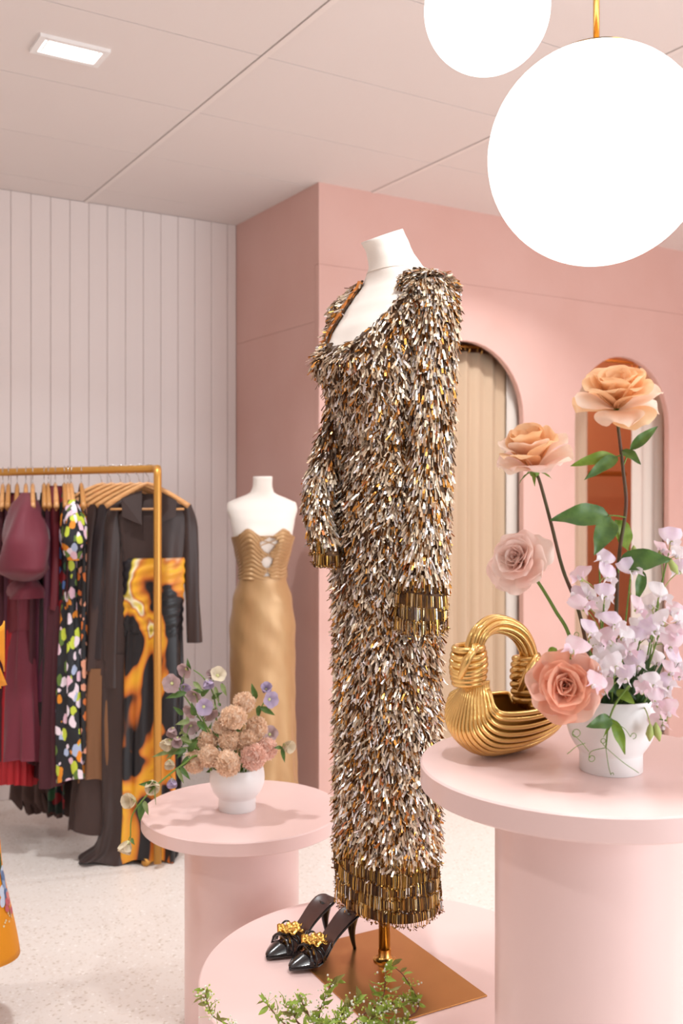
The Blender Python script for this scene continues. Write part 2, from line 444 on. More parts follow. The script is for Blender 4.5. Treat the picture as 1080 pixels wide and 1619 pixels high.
GC = cam(0.104, 2.297)
F1 = dirc(-0.84, -0.54)
g_rings = [(0.55, .128, .090, .0, 0), (0.70, .125, .088, 0, 0), (1.20, .125, .090, .0, 0), (1.42, .135, .100, -.005, 0), (1.52, .138, .098, -.01, 0),
           (1.66, .108, .082, -.005, 0), (1.78, .130, .100, .010, 0), (1.85, .145, .108, .014, 0), (1.92, .160, .098, .004, 0), (1.97, .172, .085, -.012, 0),
           (2.01, .160, .074, -.026, 0), (2.035, .125, .066, -.034, 0), (2.055, .085, .066, -.034, 0), (2.075, .060, .060, -.026, 0), (2.11, .048, .050, -.006, 0), (2.152, .046, .046, .014, 0)]
B1 = Body(GC, F1, g_rings, bust=0.028, zb=1.845, gap=0.072)
plate_c = cam(0.095, 2.238, PL_H)
st = thing('dress_form', 'white dress form on a gold pole and plate, wearing the sequinned gown', 'mannequin', plate_c)
mb = torso_mesh(B1, 1.40, 2.150)
# slanted neck top
vs = []
for x, y, z in mb.v:
    if z > 2.09:
        f, l = B1.local((x, y, z)); z += (z-2.09)/0.06*(-0.40*(f-0.014)-0.008)
    vs.append((x, y, z))
mb.v = vs
obj('torso', mb, M_linen, st)
p = [B1.pt(2*PI*i/40, 2.062, 0.0006) for i in range(40)]
obj('neck_seam', MB().tube([q+Vector((0, 0, 0.02*B1.local(q)[0]*-6*0.15)) for q in p], 0.0009, 5, closed=True), mat('linen_seam', '#ddd0c4', 0.8), st)
# pole and plate
pole = at(608, 1520, 2.297)
obj('pole', MB().tube([(pole.x, pole.y, PL_H+0.003), (pole.x, pole.y, 1.42)], 0.0135, 24), M_brass, st)
mb = MB(); mb.lathe([(0, 0.003), (0.026, 0.003), (0.026, 0.007), (0.018, 0.010), (0.0145, 0.016), (0.0145, 0.03), (0, 0.03)], (pole.x, pole.y, PL_H), 32)
obj('collar', mb, M_brass, st, autos=40)
ax = dirc(.48, -.877); ay = dirc(-.877, -.48)
R = Matrix((ax, ay, Vector((0, 0, 1)))).transposed()
A = cam(.125, 2.478); D_ = A+ax*0.195+ay*0.141
obj('base_plate', MB().box((D_.x, D_.y, PL_H+0.0025), (0.392, 0.282, 0.003), R), M_bronze, st, smooth=False, bevel=0.0006)
obj('plate_underside', MB().box((D_.x, D_.y, PL_H+0.0005), (0.388, 0.278, 0.001), R), M_ceram, st, smooth=False)

nearL = B1.L if B1.L.dot(dirc(0, -1)) > 0 else -B1.L
# sequinned gown ----------------------------------------------------
M_s = [mat('sequin_gold', '#c98f48', 0.22, 1.0), mat('sequin_champagne', '#dfcdb4', 0.32, 0.5), mat('sequin_silver', '#f2eeec', 0.2, 0.8),
       mat('sequin_taupe', '#bfa285', 0.35, 0.5), mat('sequin_bronze', '#6b4420', 0.3, 1.0), mat('sequin_copper', '#c0764a', 0.3, 0.9)]
M_under = mat('gown_ground', '#38220f', 0.7, col2='#5a3a18', nscale=80)
M_lining = mat('gown_lining', '#c8772f', 0.5)
gown = thing('sequinned_gown', 'long gown of gold fringe sequins with square neckline on the dress form', 'gown', (GC.x, GC.y, PL_H+0.1))
def neck_ok(a, z):
    p = B1.pt(a, z, 0.006); f, l = B1.local(p)
    if z < 1.885: return True
    if f > -0.01:
        ln_ = (B1.pt(a, z)-B1.c).dot(nearL)
        if ln_ > 0: return ln_ > 0.050+0.095*min(1, (z-1.885)/0.15)**0.6
        if abs(l) < 0.098-0.05*(z-1.885)/0.16: return z < 1.885+0.02*(abs(l)/0.1)**2
    else:
        if abs(l) < 0.075: return z < 1.97
    return z < 2.046
mb = MB(); n, k = 96, 150; z0, z1 = 0.612, 2.046
P = {}
for j in range(k):
    for i in range(n):
        mb.v.append(tuple(B1.pt(2*PI*i/n, z0+(z1-z0)*j/(k-1), 0.007)))
for j in range(k-1):
    for i in range(n):
        if neck_ok(2*PI*(i+.5)/n, z0+(z1-z0)*(j+.5)/(k-1)):
            i2 = (i+1) % n; mb.f.append((j*n+i, j*n+i2, (j+1)*n+i2, (j+1)*n+i)); mb.m.append(0)
obj('gown_body', mb, M_under, gown, solid=0.004)
# orange lining strip along the inner edge of the far strap
ed = []
# sleeves: centre lines
Lv = B1.L
sh1 = GC - Lv*0.0 ; 
def camside(sign): return Lv*sign
nearL = Lv if Lv.dot(dirc(0, -1)) > 0 else -Lv
near = [GC+nearL*0.130+B1.F*-.02+Vector((0, 0, 1.995)), GC+nearL*0.150+B1.F*-.015+Vector((0, 0, 1.950)), at(684, 560, 2.17), at(681, 700, 2.17), at(674, 830, 2.165), at(668, 930, 2.15), at(665, 985, 2.14)]
near_r = [0.050, 0.053, 0.046, 0.042, 0.043, 0.048, 0.050]
far = [GC-nearL*0.135+Vector((0, 0, 2.00)), GC-nearL*0.160+Vector((0, 0, 1.95)), at(548, 640, 2.38), at(516, 745, 2.32), at(503, 800, 2.29), at(511, 848, 2.27), at(524, 893, 2.26)]
far_r = [0.045, 0.048, 0.042, 0.036, 0.026, 0.023, 0.026]
def dense(P, Rr, n=10):
    Q = spline(P, n); k = len(P)-1
    rr = []
    for i in range(len(Q)):
        t = i/(len(Q)-1)*k; a = min(int(t), k-1); rr.append(Rr[a]*(1-(t-a))+Rr[a+1]*(t-a))
    return Q, rr
arms = []
for nm, Pp, Rr in (('sleeve', near, near_r), ('sleeve', far, far_r)):
    Q, rr = dense(Pp, Rr); arms.append((Q, rr))
    obj(nm, MB().tube(Q, rr, 28, cap=False), M_under, gown, solid=0.003, label='straight hanging sleeve' if Pp is near else 'sleeve bent at the elbow')
obj('cuff_lining', MB().tube(arms[1][0][-22:], [q*0.93 for q in arms[1][1][-22:]], 20, cap=False), mat('cuff_lining', '#e0a884', 0.6), gown)
# fringe
rg = random.Random(3)
def strip(mb, p, nrm, down, ln, wd, mi, lift, twist):
    side = down.cross(nrm).normalized()
    side = (side*math.cos(twist)+nrm*math.sin(twist)).normalized()
    nn = side.cross(down).normalized()
    if nn.dot(nrm) < 0: nn = -nn
    a = p; d = (down+nrm*lift).normalized(); b_ = p+d*ln*0.5+nrm*0.0008; e = p+(d*0.9+down*0.12).normalized()*ln
    h = side*wd/2
    o = len(mb.v)
    mb.v += [tuple(a-h), tuple(a+h), tuple(b_-h), tuple(b_+h), tuple(e-h), tuple(e+h)]
    mb.f += [(o, o+1, o+3, o+2), (o+2, o+3, o+5, o+4)]; mb.m += [mi, mi]
def pick():
    return rg.choices([0, 1, 2, 3, 4, 5], [0.15, 0.36, 0.20, 0.15, 0.12, 0.02])[0]
fr = MB(); Z = Vector((0, 0, 1))
def body_strips(count):
    c = 0
    while c < count:
        a = rg.uniform(0, 2*PI); z = rg.uniform(0.735, 2.055)
        if not neck_ok(a, z): continue
        p = B1.pt(a, z, 0.009); q = B1.pt(a+0.05, z, 0.009); n_ = (q-p).cross(Z)
        p3 = B1.pt(a, z+0.01, 0.009); n_ = (q-p).cross(p3-p).normalized()
        if n_.dot(p-B1.c-Vector((0, 0, z))) < 0: n_ = -n_
        # density by perimeter
        c += 1
        dn = (-Z + n_*(n_.z) + Vector((rg.gauss(0, .46), rg.gauss(0, .46), rg.gauss(0, .2))))
        if n_.z > 0.5: dn += (p-B1.c-Vector((0, 0, z))).normalized()*0.6
        dn.normalize()
        strip(fr, p, n_, dn, rg.uniform(.010, .028), rg.uniform(.0022, .0058), pick(), abs(rg.gauss(0.16, 0.24)), rg.gauss(0, 0.8))
body_strips(40000)
def arm_strips(mb, Q, rr, i0, i1, count):
    for _ in range(count):
        t = rg.uniform(i0, i1); i = min(int(t), len(Q)-2); ft = t-i
        c = Q[i].lerp(Q[i+1], ft); T = (Q[i+1]-Q[i]).normalized(); r0 = rr[i]*(1-ft)+rr[i+1]*ft
        u = T.orthogonal().normalized(); v = T.cross(u); a = rg.uniform(0, 2*PI); n_ = u*math.cos(a)+v*math.sin(a)
        if (c.z > 1.93) and (c+n_*r0-GC-Vector((0,0,c.z))).dot(Lv*(1 if (c-GC).dot(Lv) > 0 else -1)) < 0.09: continue
        dn = (T*0.5-Z*0.7); dn = dn-n_*dn.dot(n_)+Vector((rg.gauss(0, .2), rg.gauss(0, .2), rg.gauss(0, .1)))
        strip(mb, c+n_*(r0+0.003), n_, dn.normalized(), rg.uniform(.010, .027), rg.uniform(.0024, .0058), pick(), abs(rg.gauss(0.16, 0.24)), rg.gauss(0, 0.75))
L1 = len(arms[0][0])
sl = MB(); arm_strips(sl, *arms[0], 0, L1*0.80, 9000); obj('sleeve_fringe', sl, M_s, gown, kind='stuff', smooth=False)
sl = MB(); arm_strips(sl, *arms[1], 0, L1*0.86, 5500); obj('sleeve_fringe', sl, M_s, gown, kind='stuff', smooth=False)
# shoulder cap strips over the strap
for sg in (1, -1):
    for _ in range(900):
        th_ = rg.uniform(-1.3, 1.5); l = rg.uniform(.10, .160)
        p = GC+nearL*sg*l+B1.F*(-0.022+0.062*math.sin(th_))+Vector((0, 0, 2.0+0.052*math.cos(th_)-(l-.095)*0.25))
        n_ = (B1.F*math.sin(th_)+Z*math.cos(th_)).normalized()
        dn = B1.F*math.cos(th_)*(1 if th_ > 0 else -1)-Z*0.7+nearL*sg*0.25+Vector((rg.gauss(0, .3), rg.gauss(0, .3), 0))
        strip(fr, p, n_, dn.normalized(), rg.uniform(.014, .024), rg.uniform(.003, .0055), pick(), abs(rg.gauss(.25, .2)), rg.gauss(0, .6))
obj('fringe', fr, M_s, gown, kind='stuff', smooth=False)
# beaded bands at hem and cuffs: tiers of vertical bugle beads under dark clustered edges
M_bugle = [mat('bugle_gold', '#c6974e', 0.28, 1.0), mat('bugle_olive', '#a07c3c', 0.35, 1.0), mat('bugle_pale', '#d9c193', 0.3, 0.9), M_s[4], M_s[2]]
def tier(pf, npt, ln, mb):
    for i in range(npt):
        a = 2*PI*(i+rg.uniform(-.3, .3))/npt; p, n_ = pf(a); o = len(mb.v)
        strip(mb, p, n_, (-Z+Vector((rg.gauss(0, .03), rg.gauss(0, .03), 0))).normalized(), ln*rg.uniform(.9, 1.08), rg.uniform(.0012, .0020), rg.choices([0, 1, 2, 3, 4], [.38, .25, .2, .1, .07])[0], 0.05, rg.gauss(0, .7))
    for i in range(npt*2):
        a = rg.uniform(0, 2*PI); p, n_ = pf(a); p = p+Vector((rg.gauss(0, .002), rg.gauss(0, .002), -ln+rg.gauss(0, .0022)))
        strip(mb, p, n_, Vector((rg.gauss(0, 1), rg.gauss(0, 1), rg.gauss(0, .8))).normalized(), rg.uniform(.003, .008), rg.uniform(.002, .0035), rg.choices([0, 1, 2, 3, 4], [.2, .2, .05, .5, .05])[0], .3, rg.gauss(0, 1))
bd = MB()
for q in range(5):
    zt = 0.752-q*0.0285
    def pf(a, zt=zt, q=q):
        z = zt+0.004*math.sin(3*a+q*1.7); p = B1.pt(a, z, 0.013+0.003*math.sin(7*a+q)); p2 = B1.pt(a+.05, z, 0.013); n_ = (p2-p).cross(Z).normalized()
        if n_.dot(p-B1.c) < 0: n_ = Vector((-n_.x, -n_.y, 0))
        return p, n_
    tier(pf, 250, 0.029, bd)
obj('beaded_hem', bd, M_bugle, gown, kind='stuff', smooth=False)
for ai, nt_, lab in ((0, 4, 'straight'), (1, 3, 'bent')):
    Q, rr = arms[ai]; cb = MB(); total = len(Q)
    for q in range(nt_):
        t = total*(0.79 if ai == 0 else 0.80)+q*total*(0.054 if ai == 0 else 0.06); i = min(int(t), total-2); c = Q[i]; r0 = rr[i]
        def pf(a, c=c, r0=r0, q=q):
            n_ = Vector((math.cos(a), math.sin(a), 0)); return c+n_*(r0+.006+.002*math.sin(5*a+q))+Vector((0, 0, .004*math.sin(2*a+q))), n_
        tier(pf, 110, 0.030 if ai == 0 else 0.026, cb)
    obj('beaded_cuff', cb, M_bugle, gown, kind='stuff', smooth=False)
# lining seen inside the far strap
mb = MB()
strap = []
for v in [i/14 for i in range(15)]:
    z = 1.890+(2.045-1.890)*v; l = 0.100-0.05*v*1.0
    w_, d, cf, cl = B1.ring(z); c_ = max(0.0, 1-(min(1, abs(l)/w_))**2.3)**(1/2.3); f = cf+d*c_+0.004
    base = B1.c-nearL*l+B1.F*f+Vector((0, 0, z))
    strap.append((base, base+B1.F*0.012-nearL*0.006))
mb.grid(lambda u, v: strap[int(round(v*14))][0].lerp(strap[int(round(v*14))][1], u), 2, 15)
obj('lining', mb, M_lining, gown, solid=0.002)

# second dress form in a gold slip gown -------------------------------
MC = cam(-0.373, 4.70); F2 = dirc(0.22, -0.975)
m_rings = [(0.12, .145, .10, 0, 0), (0.5, .142, .10, 0, 0), (0.75, .146, .10, 0, 0), (0.92, .148, .105, 0, 0), (1.05, .132, .098, 0, 0), (1.14, .106, .082, 0, 0), (1.20, .104, .082, 0, 0),
           (1.28, .122, .095, .01, 0), (1.36, .140, .105, .012, 0), (1.42, .152, .098, 0, 0), (1.475, .168, .08, -.01, 0), (1.505, .164, .066, -.02, 0), (1.525, .125, .056, -.022, 0), (1.538, .085, .05, -.018, 0), (1.552, .056, .047, -.012, 0), (1.585, .045, .043, 0, 0), (1.632, .045, .045, .008, 0)]
B2 = Body(MC, F2, m_rings, bust=0.03, zb=1.325, gap=0.068)
st2 = thing('dress_form', 'white dress form in a gold slip gown in the pink corner behind', 'mannequin', (MC.x, MC.y, 0))
obj('torso', torso_mesh(B2, 0.9, 1.63), M_linen, st2)
obj('stand', MB().tube([(MC.x, MC.y, 0.012), (MC.x, MC.y, 0.95)], 0.012, 12), M_brass, st2)
obj('base_plate', MB().box((MC.x, MC.y, 0.006), (0.36, 0.28, 0.012), R), M_bronze, st2, smooth=False)
M_satin = mat('gold_satin', '#bd976a', 0.36, 0.25, col2='#b48c60', nscale=14, bump=0.25, bscale=60, stretch=(1, 1, 0.3))
slip = thing('satin_gown', 'strapless gold satin gown with ruched laced bodice on the rear dress form', 'gown', (MC.x, MC.y, 0.1))
n, k = 96, 90; mb = MB(); z0, z1 = 0.11, 1.165
def skp(a, z):
    fl = max(0, (0.9-z)/0.9); return B2.pt(a, z, 0.007+0.006*fl*math.sin(9*a+2*z)+0.02*fl**2+0.0015*math.sin(40*z+6*a))
mb.grid(lambda u, v: skp(2*PI*u, z0+(z1-z0)*v), n, k, wrap=True)
obj('skirt', mb, M_satin, slip, solid=0.002)
mb = MB(); k = 80; z0, z1 = 1.150, 1.400; n = 140
def neckz(a):
    f = math.cos(a); l = math.sin(a)
    if f > 0: return 1.345+0.042*math.exp(-((abs(l)-0.5)/0.28)**2)
    return 1.33
for j in range(k):
    for i in range(n):
        a = 2*PI*i/n; v = j/(k-1); z = z0+(neckz(a)-z0)*v
        rch = 0.0032*math.sin(75*v*(1+0.15*math.sin(3*a))+5*math.sin(a*2)+3*mnoise.noise((math.cos(a)*3, math.sin(a)*3, z*4)))
        mb.v.append(tuple(B2.pt(a, z, 0.009+rch)))
for j in range(k-1):
    for i in range(n):
        a = 2*PI*(i+.5)/n; aa = a if a < PI else a-2*PI; v = (j+.5)/(k-1)
        # keyholes along the front lacing
        if abs(aa-0.06) < 0.23*(abs(math.sin(v*PI*2.5+1.57))**1.2)*(0.45+0.75*v) and v > 0.04: continue
        i2 = (i+1) % n; mb.f.append((j*n+i, j*n+i2, (j+1)*n+i2, (j+1)*n+i)); mb.m.append(0)
obj('bodice', mb, M_satin, slip, solid=0.002)
for q in range(3):
    z = 1.185+q*0.062
    for sg in (-1, 1):
        obj('lace', MB().tube([B2.pt(0.06+sg*0.22*(1-i/4), z+0.03*i/8, 0.012) for i in range(9)], 0.0022, 6), M_satin, slip)
mb = MB(); mb.tube([B2.pt(0.06-0.2+0.4*i/8, 1.352, 0.012) for i in range(9)], 0.003, 6); obj('lace', mb, M_satin, slip)

# ------------------------------------------------------------------ black sandals
M_black = mat('black_leather', '#141013', 0.22, coat=0.5); M_insole = mat('brown_insole', '#4a2c26', 0.25, coat=0.3)
M_goldleaf = mat('gold_ornament', '#edc062', 0.24, 1.0)
def sandal(toe, heel, label):
    toe = Vector(toe); heel = Vector(heel); ax_ = (heel-toe); Ln = ax_.length; ax_.normalize(); sd = Z.cross(ax_)
    t = thing('heeled_sandal', label, 'shoe', toe, 'pair of black heeled sandals')
    H = 0.085
    def height(s): 
        q = max(0, (s-0.30)/0.70); return 0.008+H*(q*q*(3-2*q))**0.9
    def width(s):
        if s < 0.30: return 0.042*(max(0.0, s/0.30))**0.74+0.001
        if s < 0.62: t_ = (s-.30)/.32; return 0.042+(0.026-0.042)*(t_*t_*(3-2*t_))
        t_ = (s-.62)/.38; return 0.026+0.008*math.sin(t_*PI*0.6)-(0.016*max(0, (t_-.8)/.2)**2)
    def P(s, u, dz): return toe+ax_*(s*Ln*1.10)+sd*(u*width(s)+0.006*math.sin(s*PI))+Z*(height(s)+dz+0.004*u*u)
    ss = [0, .02, .05, .1, .16, .22, .3, .38, .46, .54, .62, .7, .78, .86, .93, .98, 1.0]
    def layer(d0, d1, m, name, wsc, s0=0):
        S = [s for s in ss if s >= s0]; mb = MB(); k = len(S); U = [-1, -.6, 0, .6, 1]
        for s in S:
            for u in U: mb.v.append(tuple(P(s, u*wsc, d1)))
            for u in U: mb.v.append(tuple(P(s, u*wsc, d0 if callable(d0) is False else d0(s))))
        for i in range(k-1):
            a, b_ = i*10, (i+1)*10
            for j in range(4):
                mb.f.append((a+j, a+j+1, b_+j+1, b_+j)); mb.f.append((a+5+j, b_+5+j, b_+6+j, a+6+j))
            mb.f.append((a, b_, b_+5, a+5)); mb.f.append((a+4, a+9, b_+9, b_+4))
        mb.f.append((0, 5, 6, 7, 8, 9, 4, 3, 2, 1)); e = (k-1)*10; mb.f.append((e, e+1, e+2, e+3, e+4, e+9, e+8, e+7, e+6, e+5)); mb.m = [0]*len(mb.f)
        obj(name, mb, m, t, sub=1)
    layer(-0.0065, 0.0, M_black, 'sole', 1.0)
    layer(0.0005, 0.0022, M_insole, 'insole', 0.90, s0=0.1)
    # pointed toe vamp
    mb = MB()
    mb.grid(lambda u, v: P(0.01+0.27*v+0.05*v*(1-(2*u-1)**2)*-1.0, (2*u-1)*1.03, 0.0)+Z*((1-(2*u-1)**2)*(0.004+0.018*v**0.8)), 15, 12)
    obj('toe_vamp', mb, M_black, t, solid=0.002)
    for s0, lean, hh in ((0.27, 0.05, .030), (0.31, -0.05, .034), (0.34, 0.08, .036), (0.37, -.02, .036), (0.30, 0.10, .030)):
        pts = [P(s0+lean*u, u*1.04, 0)+Z*(hh*math.sqrt(max(0, 1-u*u))) for u in [-1+2*i/14 for i in range(15)]]
        obj('strap', MB().tube(pts, 0.0028, 6), M_black, t)
    # loop straps rising towards the instep
    for u0 in (-1, 1):
        pts = bez(P(.36, u0, 0.01), P(.43, u0*1.3, .03), P(.52, u0*1.2, 0.024), P(.52, u0, 0.002), 12)
        obj('strap', MB().tube(pts, 0.0024, 6), M_black, t)
    # stiletto
    hp = P(0.93, 0, -0.004); ft = Vector((hp.x, hp.y, toe.z+0.0))+ax_*0.006
    mb = MB(); k = 8
    mb.tube([hp.lerp(ft, i/k) - ax_*0.010*math.sin(i/k*PI)*0.6 for i in range(k+1)], [0.013*(1-i/k)**1.6+0.0042 for i in range(k+1)], 12)
    obj('heel', mb, M_black, t)
    # gold flower ornament
    c = P(0.385, 0.0, 0.036)
    for q in range(6):
        az = 2*PI*q/6+0.4; o_dir = (ax_*math.cos(az)+sd*math.sin(az)); ln = (0.024 if q % 2 else 0.031)
        mb = MB()
        def fn(u, v, o_dir=o_dir, ln=ln, az=az):
            uu = 2*u-1; w_ = ln*0.75*math.sin(min(1, v*1.0+0.12)*PI*0.62)
            side = Z.cross(o_dir)
            return c+o_dir*(ln*v)+side*(uu*w_*0.8)+Z*(0.014*v-0.012*v*v+0.004*math.sin(uu*5+az*3)*v+0.003*math.sin(v*9))
        mb.grid(fn, 8, 7); obj('ornament_petal', mb, M_goldleaf, t, solid=0.0012)
    for q in range(3):
        o_dir = (-ax_*0.4+sd*(q-1)*0.5-Z*0.5).normalized()
        obj('ornament_drop', MB().tube([c+Z*.004, c+o_dir*0.016, c+o_dir*0.030-Z*0.004], [0.004, 0.003, 0.0045], 8), M_goldleaf, t)
def onplinth(px, py): 
    Y = F0*1.08/(py-HY); return at(px, py, Y)
d = (0.136, 0.116)
tB = onplinth(457, 1541); sandal(tB+Z*0.0045, tB+Z*0.0045+dirc(.142, .112), 'front black stiletto sandal with gold flower, standing against the bronze plate')
tA = onplinth(421, 1520); sandal(tA+Z*0.0005, tA+Z*0.0005+dirc(.134, .122), 'rear black stiletto sandal with gold flower, left of its mate')
# ------------------------------------------------------------------ clothes rack and garments
RP = cam(-0.781, 4.21); RD = dirc(-0.954, 0.30); RZ = 1.653; RL = 1.05
M_gr = mat('rack_gold_paint', '#cc9548', 0.38, 0.6)
rack = thing('clothes_rack', 'gold tubular clothes rack full of hanging dresses by the white board wall', 'rack', (RP.x, RP.y, 0))
e2 = RP+RD*RL
def v3(p, z): return Vector((p.x, p.y, z))
mb = MB(); k = 0.035
PB = RP+dirc(.020, -.090); PD = (RP-PB).normalized()
pts = [v3(PB, 0.02), v3(PB, 1.0), v3(PB, RZ-k)] + [v3(PB+PD*(k-k*math.cos(a)), RZ-k+k*math.sin(a)) for a in [0.4, 0.8, 1.2]] + [v3(PB+PD*k, RZ), v3(RP-PD*0.02, RZ), v3(RP+RD*0.012-PD*.006, RZ), v3(RP+RD*0.04, RZ)]
pts2 = [v3(e2-RD*k, RZ-0.012)] + [v3(e2-RD*(k-k*math.sin(a)), RZ-0.012-k+k*math.cos(a)) for a in [0.4, 0.8, 1.2]] + [v3(e2, RZ-k-0.02), v3(e2, 0.02)]
obj('tube_frame', mb.tube(pts+pts2, 0.0165, 16), M_gr, rack)
for c_ in (PB+dirc(.02, .25), e2):
    q = dirc(.30, .954)
    obj('foot', MB().tube([v3(c_-q*0.25, 0.017), v3(c_+q*0.25, 0.017)], 0.0165, 12), M_gr, rack)
def hanger(t, hd, label, hw=0.180, col=M_wood, drop=0.095, fwd=0.0):
    """wooden hanger on the rail at distance t from the right post, its arms along hd"""
    hd = Vector(hd).normalized(); c = RP+RD*t; z = RZ-0.008*t
    th = thing('wooden_hanger', label, 'hanger', (c.x, c.y, z), 'wooden hangers on the gold rack')
    hk = [v3(c, z)+hd*(0.020*math.cos(a))+Z*(0.020*math.sin(a)) for a in [-0.3+i*(PI+0.3)/9 for i in range(10)]]
    hk = [p-Z*0.0 for p in hk] + [v3(c, z)-hd*0.020-Z*0.012, v3(c, z)-hd*0.006-Z*0.03, v3(c, z)-Z*0.062]
    obj('hook', MB().tube(hk, 0.0019, 6), M_steel, th)
    mb = MB()
    top = v3(c, z-0.062)+dirc(0, -fwd); c = c+dirc(0, -fwd)
    arm = [top+hd*(hw*u)-Z*(drop*abs(u)**1.25) for u in [-1+i/8 for i in range(17)]]
    mb.tube(arm, [0.0085+0.0035*abs(i-8)/8 for i in range(17)], 8); obj('arms', mb, col, th)
    zb = z-0.062-drop-0.012
    obj('trouser_bar', MB().tube([v3(c, zb)-hd*(hw-.02), v3(c, zb)+hd*(hw-.02)], 0.005, 8), col, th)
    return top
def side_of(hd): return Vector((-hd.y, hd.x, 0)).normalized()
def garment(t, hd, label, cat, parts, name='hanging_dress', grp=None, zt=None):
    """parts: ('skirt'|..., material, [(drop below rail, half width, half depth, lateral)], fold amp, folds)"""
    hd = Vector(hd).normalized(); sdv = side_of(hd); c = RP+RD*t; z0 = RZ-0.008*t-0.07
    th = thing(name, label, cat, (c.x, c.y, z0), grp)
    for nm, m, rings, amp, nf, seed in parts:
        rings = sorted(rings, key=lambda q: q[0]); k = 44; n = 96 if nf > 5 else 56
        def R_(d):
            if d <= rings[0][0]: return rings[0]
            for i in range(len(rings)-1):
                if rings[i][0] <= d <= rings[i+1][0]:
                    q = (d-rings[i][0])/(rings[i+1][0]-rings[i][0]); return [rings[i][j]*(1-q)+rings[i+1][j]*q for j in range(len(rings[i]))]
            return rings[-1]
        D0, D1 = rings[0][0], rings[-1][0]
        def fn(u, v):
            d = D0+(D1-D0)*v; r_ = R_(d); a = 2*PI*u; x, y = se(a, 2.6)
            am = amp*(0.25+0.75*v)
            wv = am*math.sin(nf*a+seed+1.2*math.sin(v*2.5+seed))+am*0.5*math.sin((nf*0.6//1+1)*a*2+seed*2+v*3)
            rg_ = 0.0025*math.sin(d*150+4*x+seed) if nm in ('ruched_bodice',) else 0
            return v3(c, 0)+hd*(r_[3]+x*(r_[1]+wv*0.6+rg_))+sdv*(y*(r_[2]+rg_)+wv*(1 if y > 0 else -1))+Z*(RZ-d+(0.012*math.sin(3*a+seed) if v > 0.999 else 0))
        mb = MB(); mb.grid(fn, n, k, wrap=True)
        if nm in ('bodice', 'yoke', 'ruched_bodice', 'puff_sleeve'): mb.f.append(tuple(range(n))); mb.m.append(0)
        obj(nm, mb, m, th, solid=0.0)
    return th
def sleeve(th, t, hd, side, m, pts, r, name='sleeve', dy=0.0):
    hd = Vector(hd).normalized(); sdv = side_of(hd); c = RP+RD*t
    P_ = [v3(c, RZ-d)+hd*side*x+sdv*y for d, x, y in pts]; Q, rr = dense(P_, r, 6)
    mb = MB(); nn = 20; Q2 = Q; vs = []
    k = len(Q)
    for i in range(k):
        for j in range(nn):
            a = 2*PI*j/nn; x, y = math.cos(a), math.sin(a)
            wv = 0.10*rr[i]*math.sin(4*a+i*0.35)
            mb.v.append(tuple(Q[i]+hd*(x*(rr[i]+wv))+sdv*(y*(rr[i]*0.55+wv))))
    for i in range(k-1):
        for j in range(nn): mb.f.append((i*nn+j, i*nn+(j+1) % nn, (i+1)*nn+(j+1) % nn, (i+1)*nn+j)); mb.m.append(0)
    obj(name, mb, m, th)
M_brown = mat('sheer_brown', '#33221e', 0.5, sheen=0.08, bump=0.1, bscale=200)
M_dbrown = mat('dark_brown', '#231719', 0.6)
M_tanb = mat('tan_wool', '#7a5233', 0.8, sheen=0.1)
M_mid = mat('mid_brown', '#3d2a25', 0.7)
M_burg = mat('burgundy', '#6a1d2e', 0.7, sheen=0.15, bump=0.1, bscale=300)
M_burg2 = mat('dark_burgundy', '#430f1b', 0.75, sheen=0.05)
M_wine = mat('wine_red', '#5f0f1d', 0.6)
M_red = mat('red_pleat', '#a80f1c', 0.6)
M_plum = mat('plum', '#4e1830', 0.6)
M_taupe = mat('taupe_knit', '#5b4742', 0.9)
M_flame = printmat('flame_print', [(0, '#121014'), (.505, '#121014'), (.52, '#b8601e'), (.555, '#dc9228'), (.605, '#e8ac28'), (.635, '#c9722c'), (.655, '#ece0bc'), (.68, '#e0c846'), (.70, '#16141a')], scale=3.7, distort=1.4, rough=0.4, stretch=(1.0, 1.0, 0.55), detail=1.8, seed=7.7, constant=False)
M_flor = printmat('floral_print', [(0, '#171a20'), (.14, '#ecdce6'), (.34, '#e08a1e'), (.44, '#c3d040'), (.55, '#20242b'), (.63, '#aab9d6'), (.71, '#e2bccb'), (.81, '#5e7a35'), (.93, '#15171c')], scale=40, voro=True, stretch=(1, 1, .6))
M_flor2 = printmat('blossom_print', [(0, '#14100f'), (.3, '#d9977a'), (.5, '#15100f'), (.7, '#c96a2a'), (.82, '#181313')], scale=44, voro=True, stretch=(1, 1, .7), seed=4)
M_flor3 = printmat('red_print', [(0, '#7d0f18'), (.35, '#1c2a20'), (.55, '#c21c24'), (.75, '#2f5b3a'), (.9, '#4a6ea8')], scale=22, voro=True, seed=9)
H1 = dirc(.985, .17)
H2 = dirc(.30, -.954)
# the packed right-hand group, front one first
top = hanger(0.035, H1, 'frontmost wooden hanger behind the rack post holding the orange and black printed gown', 0.172, fwd=0.042)
g = garment(0.035, H1, 'orange and black flame-print gown with sheer brown sleeves beside the rack post', 'dress', [
    ('yoke', M_brown, [(0.105, .05, .016, 0.01), (0.15, .12, .025, 0.01), (0.20, .145, .035, 0.01), (0.36, .130, .045, 0.015), (0.46, .122, .05, 0.015)], .004, 5, 1.0),
    ('ruched_bodice', M_flame, [(0.375, .130, .052, 0.018), (0.44, .130, .062, 0.018), (0.56, .124, .058, 0.018), (0.70, .118, .055, 0.018)], .004, 6, 2.0),
    ('skirt', M_flame, [(0.68, .119, .056, 0.018), (0.9, .125, .06, 0.016), (1.2, .122, .06, 0.01), (1.45, .118, .06, 0.008), (1.64, .122, .075, 0.0)], .012, 7, 0.6)], name='hanging_gown')
sleeve(g, 0.035, H1, 1, M_brown, [(.15, .145, 0), (.25, .165, 0), (.5, .178, 0), (.74, .190, 0)], [.030, .036, .032, .032])
